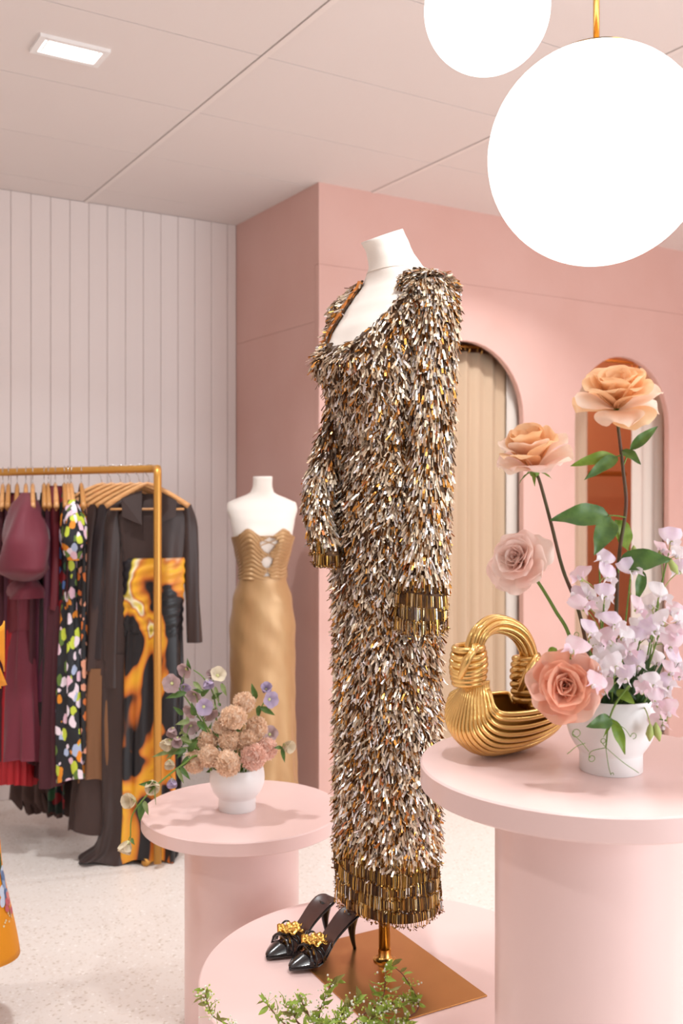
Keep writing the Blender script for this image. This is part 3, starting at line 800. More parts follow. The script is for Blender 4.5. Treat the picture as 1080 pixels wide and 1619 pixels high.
sleeve(g, 0.035, H1, -1, M_brown, [(.15, .135, 0), (.25, .150, .0), (.5, .155, .0), (.78, .155, 0), (.92, .150, 0)], [.030, .036, .032, .030, .040])
# collar lapels of the sheer shirt
for sg in (-1, 1):
    mb = MB(); c_ = RP+RD*0.035; hd = H1; sdv = side_of(hd); fr_ = -1 if sdv.dot(cam(0, 1)) > 0 else 1
    a = [v3(c_, RZ-.09)+hd*sg*.03, v3(c_, RZ-.12)+hd*sg*.115, v3(c_, RZ-.20)+hd*sg*.11, v3(c_, RZ-.235)+hd*sg*.03]
    a = [p+sdv*fr_*(.03+.012*i) for i, p in enumerate(a)]; a2 = [p+sdv*fr_*.004 for p in a]
    mb.add(a+a2, [(0, 1, 2, 3), (7, 6, 5, 4), (0, 4, 5, 1), (1, 5, 6, 2), (2, 6, 7, 3), (3, 7, 4, 0)]); obj('lapel', mb, M_brown, g, smooth=False)
hanger(0.080, H1, 'second wooden hanger from the rack post holding the long dark brown gown')
g = garment(0.080, H1, 'long dark brown gown with train touching the floor behind the printed gown', 'dress', [
    ('bodice', M_brown, [(0.115, .04, .018, -.02), (0.16, .11, .025, -.03), (0.4, .10, .035, -.05), (.8, .08, .035, -.08)], .005, 5, 0.3),
    ('skirt', M_brown, [(0.78, .08, .035, -.08), (1.2, .062, .045, -.095), (1.5, .060, .05, -.095), (1.60, .075, .06, -.11), (1.645, .12, .08, -.14)], .010, 5, 1.6)], name='hanging_gown')
sleeve(g, 0.080, H1, -1, M_dbrown, [(.15, .145, 0), (.35, .165, 0), (.6, .175, 0), (.80, .175, 0)], [.028, .034, .032, .036])
hanger(0.125, H1, 'third wooden hanger from the rack post holding the brown dress with tan skirt')
g = garment(0.125, H1, 'brown long-sleeved dress with a tan wool skirt hanging in the middle of the rack', 'dress', [
    ('bodice', M_mid, [(0.115, .04, .02, 0), (0.17, .12, .03, -.02), (0.45, .10, .04, -.07), (0.86, .07, .045, -.12)], .006, 5, 2.3),
    ('skirt', M_tanb, [(0.84, .055, .045, -.125), (1.05, .066, .05, -.135), (1.31, .078, .055, -.135)], .009, 6, 0.9)])
sleeve(g, 0.125, H1, -1, M_brown, [(.15, .150, 0), (.35, .165, 0), (.6, .175, 0), (.84, .165, 0)], [.028, .036, .034, .042])
hanger(0.170, H1, 'fourth wooden hanger from the rack post holding the plain dark brown dress')
g = garment(0.170, H1, 'plain dark brown flared dress whose hem shows below the tan skirt', 'dress', [
    ('bodice', M_dbrown, [(0.115, .04, .02, 0), (0.17, .13, .03, 0), (0.45, .12, .035, -.03), (0.9, .10, .04, -.06)], .006, 5, 0.1),
    ('skirt', M_mid, [(0.88, .10, .045, -.06), (1.2, .105, .05, -.08), (1.53, .125, .07, -.09)], .010, 6, 2.9)])
hanger(0.216, H1, 'fifth wooden hanger from the rack post holding the blossom-print dress')
garment(0.216, H1, 'black dress with small peach blossoms squeezed between brown and floral dresses', 'dress', [
    ('bodice', M_flor2, [(0.09, .05, .02, 0), (0.15, .165, .03, 0), (0.5, .14, .04, 0)], .006, 5, 0.7),
    ('skirt', M_flor2, [(0.48, .14, .04, 0), (0.9, .16, .05, -.01), (1.28, .185, .05, -.01)], .010, 7, 1.9)])
hanger(0.262, H1, 'sixth wooden hanger from the rack post holding the black dress')
garment(0.262, H1, 'black sleeveless dress mostly hidden behind the brown dresses on the rack', 'dress', [
    ('bodice', M_dbrown, [(0.09, .05, .02, 0), (0.15, .165, .03, 0), (1.1, .17, .04, 0)], .008, 5, 0.7)])
# the left group, seen nearly edge-on
M_woodd = mat('hanger_wood_dark', '#b98248', 0.4)
hanger(0.415, H2, 'wooden hanger holding the colourful floral dress', 0.20)
g = garment(0.415, H2, 'black dress with colourful flowers and short puff sleeves hanging mid-rack', 'dress', [
    ('bodice', M_flor, [(0.10, .05, .02, 0), (0.15, .17, .03, 0), (0.32, .16, .05, 0), (0.5, .15, .05, 0)], .006, 5, 0.2),
    ('skirt', M_flor, [(0.48, .15, .05, 0), (0.8, .19, .07, 0), (1.3, .215, .085, 0)], .013, 9, 1.2)])
sleeve(g, 0.415, H2, 1, M_flor, [(.13, .15, 0), (.20, .19, 0), (.30, .20, 0), (.38, .19, 0)], [.03, .08, .10, .06], 'puff_sleeve')
hanger(0.450, H2, 'wooden hanger just left of the floral dress holding the red printed dress', 0.20, M_woodd)
garment(0.450, H2, 'red and green printed dress peeking out left of the floral dress', 'dress', [
    ('bodice', M_flor3, [(0.10, .05, .02, 0), (0.15, .17, .03, 0), (0.5, .15, .04, 0), (0.95, .18, .04, 0)], .006, 5, 0.2)])
hanger(0.495, H2, 'wooden hanger holding the deep red velvet dress', 0.20)
g = garment(0.495, H2, 'deep wine-red dress between the floral dress and the burgundy dress', 'dress', [
    ('bodice', M_wine, [(0.07, .04, .03, 0), (0.14, .17, .035, 0), (0.6, .15, .05, 0)], .006, 5, 3.2),
    ('skirt', M_burg2, [(0.58, .15, .05, 0), (0.9, .18, .06, 0), (1.33, .21, .075, 0)], .012, 8, 0.2)])
hanger(0.530, H2, 'wooden hanger holding the plum dress', 0.20, M_woodd)
g = garment(0.530, H2, 'plum satin dress tucked behind the burgundy puff-sleeved dress', 'dress', [
    ('bodice', M_plum, [(0.10, .05, .02, 0), (0.15, .17, .03, 0), (0.6, .15, .05, 0), (.98, .17, .05, 0)], .010, 6, 1.2)])
hanger(0.645, H2, 'wooden hanger holding the burgundy puff-sleeved dress', 0.20)
g = garment(0.645, H2, 'burgundy dress with one large puff sleeve and gathered skirt at the left', 'dress', [
    ('bodice', M_burg, [(0.10, .05, .02, 0), (0.15, .17, .04, 0), (0.5, .16, .07, 0), (0.70, .15, .07, 0)], .006, 5, 0.9),
    ('skirt', M_burg, [(0.69, .15, .07, 0), (0.76, .17, .08, 0), (1.0, .215, .10, 0), (1.235, .24, .12, 0)], .012, 9, 2.2)])
sleeve(g, 0.645, H2, 1, M_burg, [(.10, .10, 0), (.17, .15, -.0), (.30, .19, 0), (.42, .19, 0), (.47, .18, 0)], [.03, .11, .18, .20, .09], 'puff_sleeve')
sleeve(g, 0.645, H2, 1, M_burg, [(.46, .18, 0), (.50, .18, 0), (.54, .18, 0)], [.06, .12, .14], 'sleeve_frill')
hanger(0.690, H2, 'wooden hanger holding the red pleated dress', 0.20, M_woodd)
garment(0.690, H2, 'bright red pleated dress whose hem shows under the burgundy dress', 'dress', [
    ('bodice', M_wine, [(0.10, .05, .02, 0), (0.15, .17, .04, 0), (0.7, .16, .06, 0)], .006, 5, 0.9),
    ('pleated_skirt', M_red, [(0.69, .15, .06, 0), (1.0, .20, .08, 0), (1.345, .22, .09, 0)], .008, 22, 2.2)])
hanger(0.765, H2, 'leftmost wooden hanger in view at the edge of the photo holding the dark red dress', 0.20)
garment(0.765, H2, 'dark red dress at the left edge of the photo', 'dress', [
    ('bodice', M_burg2, [(0.10, .05, .02, 0), (0.15, .17, .04, 0), (0.7, .16, .06, 0), (1.25, .22, .1, 0)], .012, 8, 0.9)])
# extra hangers seen along the rail between the dresses
for i, tt in enumerate((0.365, 0.432, 0.552, 0.610, 0.735)):
    hanger(tt, H2, ['wooden hanger with its thin strap dress left of the packed hangers', 'wooden hanger between the floral and wine-red dresses', 'wooden hanger behind the burgundy puff sleeve',
                    'wooden hanger above the burgundy puff sleeve shoulder', 'wooden hanger second from the left edge of the photo'][i], 0.20, M_wood if i % 2 else M_woodd)
for i, (tt, m, dd) in enumerate(((0.365, M_flor2, 1.22), (0.432, M_burg2, 1.2), (0.552, M_dbrown, 1.1), (0.610, M_burg2, 1.25), (0.735, M_plum, 1.2))):
    garment(tt, H2, ['slim dark blossom-print dress beside the packed hangers', 'slim dark wine dress behind the floral dress', 'slim black dress behind the burgundy puff sleeve',
                     'slim maroon dress above the red pleats', 'slim plum dress near the left photo edge'][i], 'dress', [
        ('bodice', m, [(0.10, .05, .015, 0), (0.15, .165, .02, 0), (0.6, .15, .03, 0), (dd, .17, .035, 0)], .006, 7, i*1.3)])
# garments behind, whose low hems show under the rack
B0 = dirc(-.954, .30)
c_ = cam(-1.34, 4.58)
t = thing('long_coat', 'taupe ragged-hem long coat hanging low under the wine-red dresses', 'coat', (c_.x, c_.y, 0.06))
mb = MB(); mb.grid(lambda u, v: v3(c_, 1.52-1.42*v+0.03*math.sin(u*40)*v**8)+B0*((u-.5)*(0.16+.26*v))+side_of(B0)*(0.02*math.sin(u*38+2*v)*v), 90, 30)
obj('coat_body', mb, M_taupe, t, solid=0.004)
for q in range(9):
    b0 = v3(c_, 0.30)+B0*((q-4)*0.043)+side_of(B0)*(-0.03+0.02*(q % 2)); 
    obj('hem_ribbon', MB().tube([b0, b0-Z*0.12+B0*0.015, b0-Z*0.24-B0*0.02*(q % 3)], [.010, .013, .016], 6), M_taupe, t)
c_ = cam(-1.27, 4.45)
t = thing('printed_scarf', 'red and orange printed scarf end hanging low behind the dresses', 'scarf', (c_.x, c_.y, 0.1))
mb = MB(); mb.grid(lambda u, v: v3(c_, 1.5-1.38*v)+B0*((u-.5)*0.085)+side_of(B0)*(0.012*math.sin(u*14+v)), 30, 20)
obj('scarf_cloth', mb, M_flor3, t, solid=0.003)

# ------------------------------------------------------------------ yellow dress at the left edge
YC = cam(-1.185, 2.86); FY = dirc(0.35, -0.93)
y_r = [(0.20, .245, .19, 0, 0), (0.5, .190, .15, 0, 0), (0.8, .152, .125, 0, 0), (1.0, .125, .105, 0, 0), (1.08, .108, .085, 0, 0), (1.12, .11, .085, 0, 0), (1.25, .145, .105, 0, 0), (1.36, .165, .09, 0, 0), (1.41, .14, .06, 0, 0), (1.43, .07, .05, 0, 0), (1.50, .046, .046, 0, 0)]
B3 = Body(YC, FY, y_r)
st3 = thing('dress_form', 'white dress form mostly outside the left photo edge in the yellow dress', 'mannequin', (YC.x, YC.y, 0))
obj('torso', torso_mesh(B3, 0.95, 1.50), M_linen, st3)
obj('stand', MB().tube([(YC.x, YC.y, 0.01), (YC.x, YC.y, 1.0)], 0.013, 12), M_brass, st3)
mb = MB(); mb.lathe([(0, 0), (.14, 0), (.14, .006), (.13, .009), (0, .009)], (YC.x, YC.y, 0), 48); obj('base_plate', mb, M_bronze, st3)
M_yel = mat('marigold_cotton', '#f0a01c', 0.6, col2='#ea9814', nscale=4)
yd = thing('yellow_dress', 'marigold yellow long dress with printed flowers near the hem at the left edge', 'dress', (YC.x, YC.y, 0.22))
def ysk(a, z): return B3.pt(a, z, 0.008+0.010*max(0, (1.0-z))*math.sin(6*a+1.3))
mb = MB(); mb.grid(lambda u, v: ysk(2*PI*u, 0.22+1.12*v), 96, 60, wrap=True); obj('dress_body', mb, M_yel, yd, solid=0.003)
def bow(az, z, drop):
    c = B3.pt(az, z, 0.02); out = (c-B3.c).copy(); out.z = 0; out.normalize(); tg = Z.cross(out)
    for sg in (-1, 1):
        mb = MB(); mb.grid(lambda u, v: c+out*(0.012+0.02*math.sin(v*PI))+tg*sg*(0.012+0.20*v)+Z*((u-.5)*(0.03+0.13*v)-0.05*v+0.006*math.sin(u*12)), 8, 8); obj('bow_loop', mb, M_yel, yd, solid=0.004)
        mb = MB(); mb.grid(lambda u, v: c+out*(0.012+0.01*math.sin(u*9))+tg*sg*(0.03+0.15*v+(u-.5)*(0.04+0.03*v))-Z*(drop*v), 8, 8); obj('bow_tail', mb, M_yel, yd, solid=0.004)
abow = None
def ang_to(px, z, py=None):
    best = None
    for i in range(720):
        a = 2*PI*i/720; p = ysk(a, z); X = p.x*CA-p.y*SA; Y = p.x*SA+p.y*CA
        q = abs(CX+F0*X/Y-px)+ (0 if Y < 2.86 else 1000)
        if best is None or q < best[0]: best = (q, a)
    return best[1]
bow(ang_to(6, 1.12), 1.13, 0.17)
# flat printed motifs that follow the cloth
M_p = {c: mat('print_'+c, h, 0.65) for c, h in dict(leaf='#2f5326', vine='#7e7a2c', blue='#8aa3c8', pale='#c6d4e6', deep='#5f7ba6', pink='#d98a86', rose='#c4626a', cream='#e8dcae').items()}
def motif(px, py, w_, h_, rot, col, lift=0.0022, n=14):
    z = EYE-(py-HY)/F0*2.66; a0 = ang_to(px, z); rz = B3.ring(z); R0 = (rz[0]+rz[1])/2
    mb = MB(); vs = [];
    for i in range(n):
        t_ = 2*PI*i/n; ex, ey = w_*math.cos(t_), h_*math.sin(t_)*(1+0.2*math.cos(t_))
        X, Y = ex*math.cos(rot)-ey*math.sin(rot), ex*math.sin(rot)+ey*math.cos(rot)
        a = a0+X/R0; zz = z+Y; p = ysk(a, zz); o_ = (p-B3.c); o_.z = 0; vs.append(p+o_.normalized()*lift)
    p = ysk(a0, z); o_ = (p-B3.c); o_.z = 0; vs.append(p+o_.normalized()*(lift+0.0006))
    mb.add(vs, [(i, (i+1) % n, n) for i in range(n)]); return obj('print_motif', mb, M_p[col], yd)
rp = random.Random(5)
for k_ in range(11):
    motif(rp.uniform(2, 20), rp.uniform(1312, 1425), .0065, .018, rp.uniform(-.8, .8), 'leaf')
for k_ in range(6): motif(rp.uniform(4, 14), 1290+k_*22, .0018, .022, rp.uniform(-.7, .7), 'vine', 0.0020)
for k_ in range(10): motif(rp.uniform(2, 24), rp.uniform(1420, 1468), .012, .018, rp.uniform(-.8, .8), ['blue', 'pale', 'deep'][k_ % 3], 0.0024+0.0003*k_)
for k_ in range(8): motif(rp.uniform(6, 28), rp.uniform(1462, 1488), .009, .011, rp.uniform(-.8, .8), ['pink', 'rose'][k_ % 2], 0.0055+0.0003*k_)
for k_ in range(12): motif(rp.uniform(4, 22), rp.uniform(1488, 1506), .003, .003, 0, 'cream', 0.003)
# ------------------------------------------------------------------ gold knotted bag
M_strand = mat('gold_leather', '#e8be74', 0.24, 0.78, bump=0.15, bscale=260, coat=0.2)
M_gin = mat('bag_inside', '#9a6a20', 0.5, 0.5)
TZ = RT_H
def bp(px, py, Y): return at(px, py, Y)
BL = bp(747, 1086, 1.715); BR = bp(836, 1112, 1.80)       # undersides of the two knots
ua = (BR-BL); ua.z = 0; ua.normalize(); ub = Vector((-ua.y, ua.x, 0))
if ub.dot(dirc(0, 1)) > 0: ub = -ub                        # ub points to the viewer
bag = thing('gold_bag', 'gold knotted handbag of padded leather cords on the right table', 'bag', ((BL.x+BR.x)/2, (BL.y+BR.y)/2, TZ))
SR = 0.0044; NS = 22
botz = TZ+SR+0.0005
BAGQ = []
for i in range(NS):
    th = PI*(-0.08+1.16*i/(NS-1)); sg = math.sin(th); s_ = max(0.0, sg)
    dep = 0.048*math.cos(th)                               # + towards viewer
    zb = (BL.z+BR.z)/2
    low = botz+0.0 + (1-s_**0.9)*(0.078 if th < PI/2 else 0.088)
    wl_ = 0.000+0.031*s_**0.8; wr_ = 0.004+0.050*s_**0.8
    aoff = 2*PI*i/NS
    k0 = BL+ub*(0.020*math.cos(th))+ua*(-0.024*math.sin(th)+0.012); k1 = BR+ub*(0.020*math.cos(th))+ua*(0.022*math.sin(th)-0.011)
    def P(t):
        ang = PI*t
        return None
    cl = BL+ua*(-wl_)+ub*(dep*1.1); cl.z = low+(BL.z-low)*0.36
    cr = BR+ua*(wr_)+ub*(dep*1.1); cr.z = low+(BR.z-low)*0.36
    mid = BL.lerp(BR, 0.5)+ub*dep*1.25; mid.z = low
    ml = BL.lerp(BR, 0.10)+ub*dep*1.25+ua*(-0.006*s_); ml.z = low+0.14*(BL.z-low)*(1-0.5*s_)
    mr = BL.lerp(BR, 0.90)+ub*dep*1.25+ua*(0.012*s_); mr.z = low+0.14*(BR.z-low)*(1-0.5*s_)
    pts = [k0+Z*0.012, k0, k0.lerp(cl, 0.5)+ua*(-0.004*s_), cl, ml, mid, mr, cr, k1.lerp(cr, 0.5)+ua*(0.010*s_), k1, k1+Z*0.012]
    Q = spline(pts, 7)
    Q = [Vector((q.x, q.y, max(q.z, botz))) for q in Q]
    rr = [SR*(0.8 if (j < 10 or j > len(Q)-10) else 1.0) for j in range(len(Q))]
    obj('cord', MB().tube(Q, rr, 9), M_strand, bag); BAGQ.append(Q)
# inner lining seen through the mouth
mb = MB(); kq = len(BAGQ[0]); bc = BL.lerp(BR, .5); bc.z = botz+0.05
mb.grid(lambda u, v: BAGQ[int(round(u*(NS-1)))][int(round(v*(kq-13)))+6].lerp(bc, 0.07)+Z*0.002, NS, kq-12)
obj('lining', mb, M_gin, bag)
# handle
kL = bp(757, 1016, 1.715); kR = bp(838, 1046, 1.795)
hp = spline([kL-Z*0.035, kL, bp(747, 1006, 1.72), bp(757, 990, 1.725), bp(783, 983, 1.745), bp(812, 989, 1.765), bp(829, 1006, 1.78), kR-Z*(-0.012), kR-Z*0.03], 8)
hp = spline([bp(748, 1050, 1.715), bp(750, 1022, 1.715), bp(760, 1000, 1.72), bp(780, 987, 1.745), bp(805, 991, 1.765), bp(825, 1007, 1.78), bp(836, 1034, 1.795), bp(836, 1066, 1.80)], 8)
def along(Q, off_fn, r, n=9):
    T = []; k = len(Q)
    for j in range(k): T.append((Q[min(k-1, j+1)]-Q[max(0, j-1)]).normalized())
    res = []
    for j in range(k):
        b_ = ub; a_ = T[j].cross(b_).normalized(); o1, o2 = off_fn(j/(k-1)); res.append(Q[j]+a_*o1+b_*o2)
    return MB().tube(res, r, n)
for q in range(9):
    a0 = 2*PI*q/9
    rad = 0.0125 if q < 8 else 0
    a0 = 2*PI*q/8
    obj('handle_cord', along(hp, lambda t, a0=a0, rad=rad: (rad*math.cos(a0+0.5*t), rad*0.85*math.sin(a0+0.5*t)), 0.0053), M_strand, bag)
def knot(c, w_, d_, h, lean, seed):
    for q in range(7):
        z = h*(0.5-q/6); rw = w_*(0.86+0.22*math.sin(PI*(q+0.7)/7.4)); rd = d_*(0.86+0.22*math.sin(PI*(q+.7)/7.4))
        tl = lean*(0.5-abs(q/6-0.4))*(1 if q % 2 else 0.75)
        pts = [c+ua*(rw*math.cos(a))+ub*(rd*math.sin(a))+Z*(z+tl*math.cos(a+0.6)) for a in [2*PI*i/26 for i in range(26)]]
        obj('knot_cord', MB().tube(pts, 0.0062, 9, closed=True), M_strand, bag)
    for q in range(4):                                     # cords crossing diagonally over the top
        f = (q-1.5)*0.0098
        pts = bez(c+Z*h*0.60+ua*(w_*0.2-f*.5)+ub*d_*0.6, c+Z*(h*0.52)+ua*(-w_*0.9+f)+ub*(d_*1.6), c+Z*(-h*0.02+f)+ua*(-w_*1.35)+ub*(d_*1.1), c-Z*(h*0.25-f)+ua*(-w_*0.55)+ub*(-d_*0.6), 16)
        obj('knot_cord', MB().tube(pts, 0.0060, 9), M_strand, bag)
    mb = MB(); mb.sphere(c, 1.0, 20, 12, sc=(w_*0.8, d_*0.8, h*0.55)); obj('knot_core', mb, M_strand, bag)
knot(bp(741, 1052, 1.715), 0.0285, 0.023, 0.060, 0.022, 1)
knot(bp(834, 1072, 1.80), 0.0270, 0.022, 0.070, -0.022, 2)

# ------------------------------------------------------------------ vases
def vase(c, rb, rf, H, hf, label, name='bowl_vase'):
    t = thing(name, label, 'vase', c)
    k = 14; prof = [(0, 0.0), (rf-0.001, 0.0), (rf, 0.001), (rf, hf-0.003), (rf+0.001, hf)]
    a0 = -math.acos(rf/rb)-0.0; zc = hf+(H-hf)*0.62; a1 = 0.5
    for i in range(1, k+1):
        a = a0+(a1-a0)*i/k
        prof.append((rb*math.cos(a) if a < 0 else rb*(1-0.06*(a/a1)**2), zc-(zc-hf)*math.sin(a)/math.sin(a0) if a < 0 else zc+(H-zc)*a/a1))
    prof += [(prof[-1][0]-0.004, H), (rb*0.94, H-0.02), (rb*0.9, hf+0.04), (rf*0.7, hf+0.008), (0, hf+0.006)]
    mb = MB(); mb.lathe(prof, c, 72); obj('bowl', mb, M_ceram, t, autos=60)
    return t
VR = at(966, 1216, 1.66); VR.z = RT_H; VL = at(375, 1278, 2.907); VL.z = LT_H
vase(VR, 0.0735, 0.0515, 0.122, 0.032, 'white footed bowl vase on the taller table holding roses and sweet peas')
vase(VL, 0.0800, 0.0545, 0.124, 0.036, 'white footed bowl vase on the lower table holding peach carnations')

# ------------------------------------------------------------------ flowers
def pmat(n, c1, c2, t=0.3, ns=18): return mat(n, c1, 0.55, col2=c2, nscale=ns, trans=t, spec=0.3)
M_ro = dict(peach=pmat('petal_peach', '#ffdfb8', '#ffd3a2', .42), pale=pmat('petal_pale_peach', '#fff0e2', '#ffe2cc', .42), blush=pmat('petal_blush', '#ffece2', '#ffdfd4', .42),
            pinkt=pmat('petal_pink_tip', '#eaa9a6', '#e2929a'), salmon=pmat('petal_salmon', '#f9c6ab', '#f6b89d', .4), salml=pmat('petal_salmon_light', '#fcdaca', '#f9ccb8', .4))
M_leaf = mat('rose_leaf', '#5d7f3c', 0.4, col2='#486a34', nscale=60, trans=0.15); M_leafl = mat('rose_leaf_light', '#86a33c', 0.45, col2='#6f9030', nscale=60, trans=0.3)
M_stemg = mat('stem_green', '#6f8f3a', 0.5); M_stemb = mat('stem_brown', '#5d3a2a', 0.55, col2='#4f4a26', nscale=30)
def petal(c, ax, az, tilt, L_, W, curl, cup, seed, ruff=0.10, n=9, tip=0.0):
    R_ = frame(ax); rr = random.Random(seed); p1, p2, p3 = rr.uniform(0, 6), rr.uniform(0, 6), rr.uniform(0, 6)
    mb = MB(); out = Vector((math.cos(az), math.sin(az), 0)); sd_ = Vector((-math.sin(az), math.cos(az), 0))
    def fn(u, v):
        uu = 2*u-1; th0 = tilt
        # arc in the radial plane whose slope grows with curl
        N_ = 8; r_ = 0.0; z = 0.0
        for q in range(N_):
            vv = v*(q+.5)/N_; th = th0+curl*vv*vv-0.45*(1-vv)*0.0; r_ += math.sin(th)*v/N_; z += math.cos(th)*v/N_
        w_ = W*(0.16+0.84*math.sin(min(1, v*1.08)*PI*0.62)**0.8)*(1-0.50*max(0, (v-0.80)/0.2)**2)
        x = uu*w_; cu = cup*(uu*uu)*w_
        edge = v*v*(0.35+0.65*abs(uu))
        rf = ruff*L_*edge*(math.sin(uu*3.2+p1)*0.75+0.55*math.sin(uu*7.0+p2)*abs(uu)+0.3*math.sin(v*5+p3))
        th = th0+curl*v*v
        nrm = -out*math.cos(th)+Vector((0, 0, 1))*math.sin(th)
        end = 1-0.10*uu*uu*v - tip*0.0
        p = out*(r_*L_*end)+Vector((0, 0, z*L_*end))+sd_*x+nrm*(cu+rf)
        return c+R_ @ p
    mb.grid(fn, n, n); return mb
def leafmesh(base, tip, wd, up=None, fold=0.25, bend=0.12, seed=0):
    base = Vector(base); tip = Vector(tip); ax = tip-base; L_ = ax.length; ax.normalize()
    up = Vector(up) if up is not None else dirc(0, -1, 0.4); up = (up-ax*up.dot(ax)).normalized(); sd_ = ax.cross(up); mb = MB()
    def fn(u, v):
        uu = 2*u-1; w_ = wd*(math.sin(PI*v**0.80))**0.85*(1-0.25*v) if 0 < v < 1 else 0.0004
        return base+ax*(L_*v)+sd_*(uu*w_)+up*(fold*w_*abs(uu)-bend*L_*(4*v*(1-v))*-1*0.5-bend*L_*v*v+0.03*wd*math.sin(v*14+seed+uu*2)*4*abs(uu))
    mb.grid(fn, 7, 11); return mb
def stemtube(pts, r0, r1, n=8, k=8):
    Q = spline(pts, k); return MB().tube(Q, [r0+(r1-r0)*i/(len(Q)-1) for i in range(len(Q))], n)

def rose(label, c, ax, R0, cols, stem_pts, stem_m, seed, flat=1.0, inner=10, mid=8, outer=8, droop=1.0):
    rr = random.Random(seed)
    t = thing('garden_rose', label, 'rose', (VR.x, VR.y, RT_H+0.05), 'garden roses in the white vase')
    c = Vector(c)
    cc = c+frame(ax) @ Vector((0, 0, 0.002))
    for i in range(inner):
        q = i/inner; mb = petal(cc, ax, i*2.4+seed, 0.03+0.34*q, R0*(0.62+0.26*q)*flat, R0*(0.20+0.26*q), 0.10+0.42*q, 0.55, seed*50+i, 0.05+0.04*q)
        obj('petal', mb, M_ro[cols[0]], t, sub=1)
    for i in range(mid):
        q = i/mid; mb = petal(c, ax, i*2.4+1+seed, 0.42+0.40*q, R0*(0.92+0.06*q)*(0.5+0.5*flat), R0*(0.50), 0.35+0.45*q, 0.34, seed*50+20+i, 0.11)
        obj('petal', mb, M_ro[cols[1] if i % 2 else cols[0]], t, sub=1)
    for i in range(outer):
        q = i/outer; mb = petal(c-frame(ax) @ Vector((0, 0, 0.004)), ax, 2*PI*i/outer+rr.uniform(-.2, .2)+seed, 0.95+0.50*rr.random()*droop, R0*rr.uniform(0.92, 1.08), R0*rr.uniform(.46, .58), 0.40+0.50*rr.random()*droop, 0.12, seed*50+60+i, 0.16)
        obj('petal', mb, M_ro[cols[2] if i % 3 else cols[1]], t, sub=1)
    A_ = Vector(ax).normalized(); mb = MB(); mb.sphere(c-A_*0.008, 0.0085, 12, 8); obj('rose_hip', mb, M_stemg, t)
    for i in range(5):
        az = 2*PI*i/5; o_ = frame(ax) @ Vector((math.cos(az), math.sin(az), 0)); obj('sepal', leafmesh(c-A_*0.006+o_*0.006, c-A_*0.018+o_*0.030, 0.0035, up=A_), M_stemg, t)
    if stem_pts: obj('stem', stemtube([c-A_*0.010]+stem_pts, 0.0026, 0.0034), stem_m, t)
    return t
inV = lambda dx, dz=0.05, dy=0: VR+dirc(dx, dy)+Z*dz
YR = 1.62
r1 = rose('tallest peach rose, topmost, with large drooping outer petals', at(975, 645, YR), (dirc(-.12, -.48)+Z*0.85), 0.076, ('peach', 'peach', 'pale'),
          [at(985, 740, YR), at(990, 800, YR), at(980, 870, 1.63), at(975, 950, 1.64), inV(0.005, 0.06)], M_stemb, 3, flat=1.08, droop=1.0)
r2 = rose('peach rose with upright petals on the brown stem, second highest', at(844, 740, YR+.02), (dirc(-.25, -.36)+Z*0.95), 0.068, ('peach', 'pale', 'blush'),
          [at(853, 760, YR+.02), at(872, 830, YR+.02), at(890, 900, YR+.02), at(920, 985, YR+.03), inV(-0.02, 0.07)], M_stemb, 8, flat=1.35, droop=0.6)
r3 = rose('pale blush rose facing left on a bare green stem', at(826, 890, YR+.03), (dirc(-.55, -.75)+Z*0.35), 0.058, ('blush', 'blush', 'blush'),
          [at(852, 922, YR+.04), at(878, 965, YR+.04), at(903, 1013, YR+.04), inV(-0.035, 0.08)], M_stemg, 11, flat=0.85, droop=0.6, inner=10)
r4 = rose('open salmon rose low at the vase rim touching the bag', at(893, 1082, 1.565), (dirc(-.18, -1.0)+Z*0.12), 0.064, ('salmon', 'salmon', 'salml'),
          [at(915, 1105, 1.60), inV(-0.03, 0.10, -0.02), inV(-0.01, 0.05)], M_stemg, 6, flat=0.75, droop=0.35)
def leaves(t, L_):
    for (a, b_, w_, m, s_) in L_:
        obj('leaf', leafmesh(a, b_, w_, seed=s_), m, t)
leaves(r1, [(at(975, 722, YR), at(905, 733, YR-.02), .0125, M_leafl, 1), (at(976, 722, YR), at(928, 754, YR-.04), .012, M_leaf, 2), (at(984, 712, YR), at(1013, 731, YR-.03), .010, M_leaf, 3),
            (at(996, 712, YR), at(1041, 672, YR), .010, M_leaf, 4), (at(962, 815, YR), at(874, 818, YR-.02), .022, M_leaf, 5), (at(966, 818, YR), at(942, 873, YR-.04), .020, M_leaf, 6),
            (at(972, 822, YR+.01), at(998, 872, YR+.03), .018, M_leafl, 7), (at(978, 890, YR), at(1062, 882, YR-.03), .021, M_leaf, 8), (at(1016, 902, YR+.01), at(1008, 950, YR), .010, M_leaf, 9)])
for a, b_ in ((at(988, 720, YR), at(975, 722, YR)), (at(986, 735, YR), at(996, 712, YR)), (at(989, 818, YR), at(962, 815, YR)), (at(978, 905, YR+.01), at(978, 890, YR))):
    obj('leaf_stalk', stemtube([a, a.lerp(b_, .5)+Z*.001, b_], .0013, .001), M_stemg, r1)
leaves(r4, [(at(880, 1025, 1.60), at(866, 1038, 1.60), .009, M_leafl, 3)])

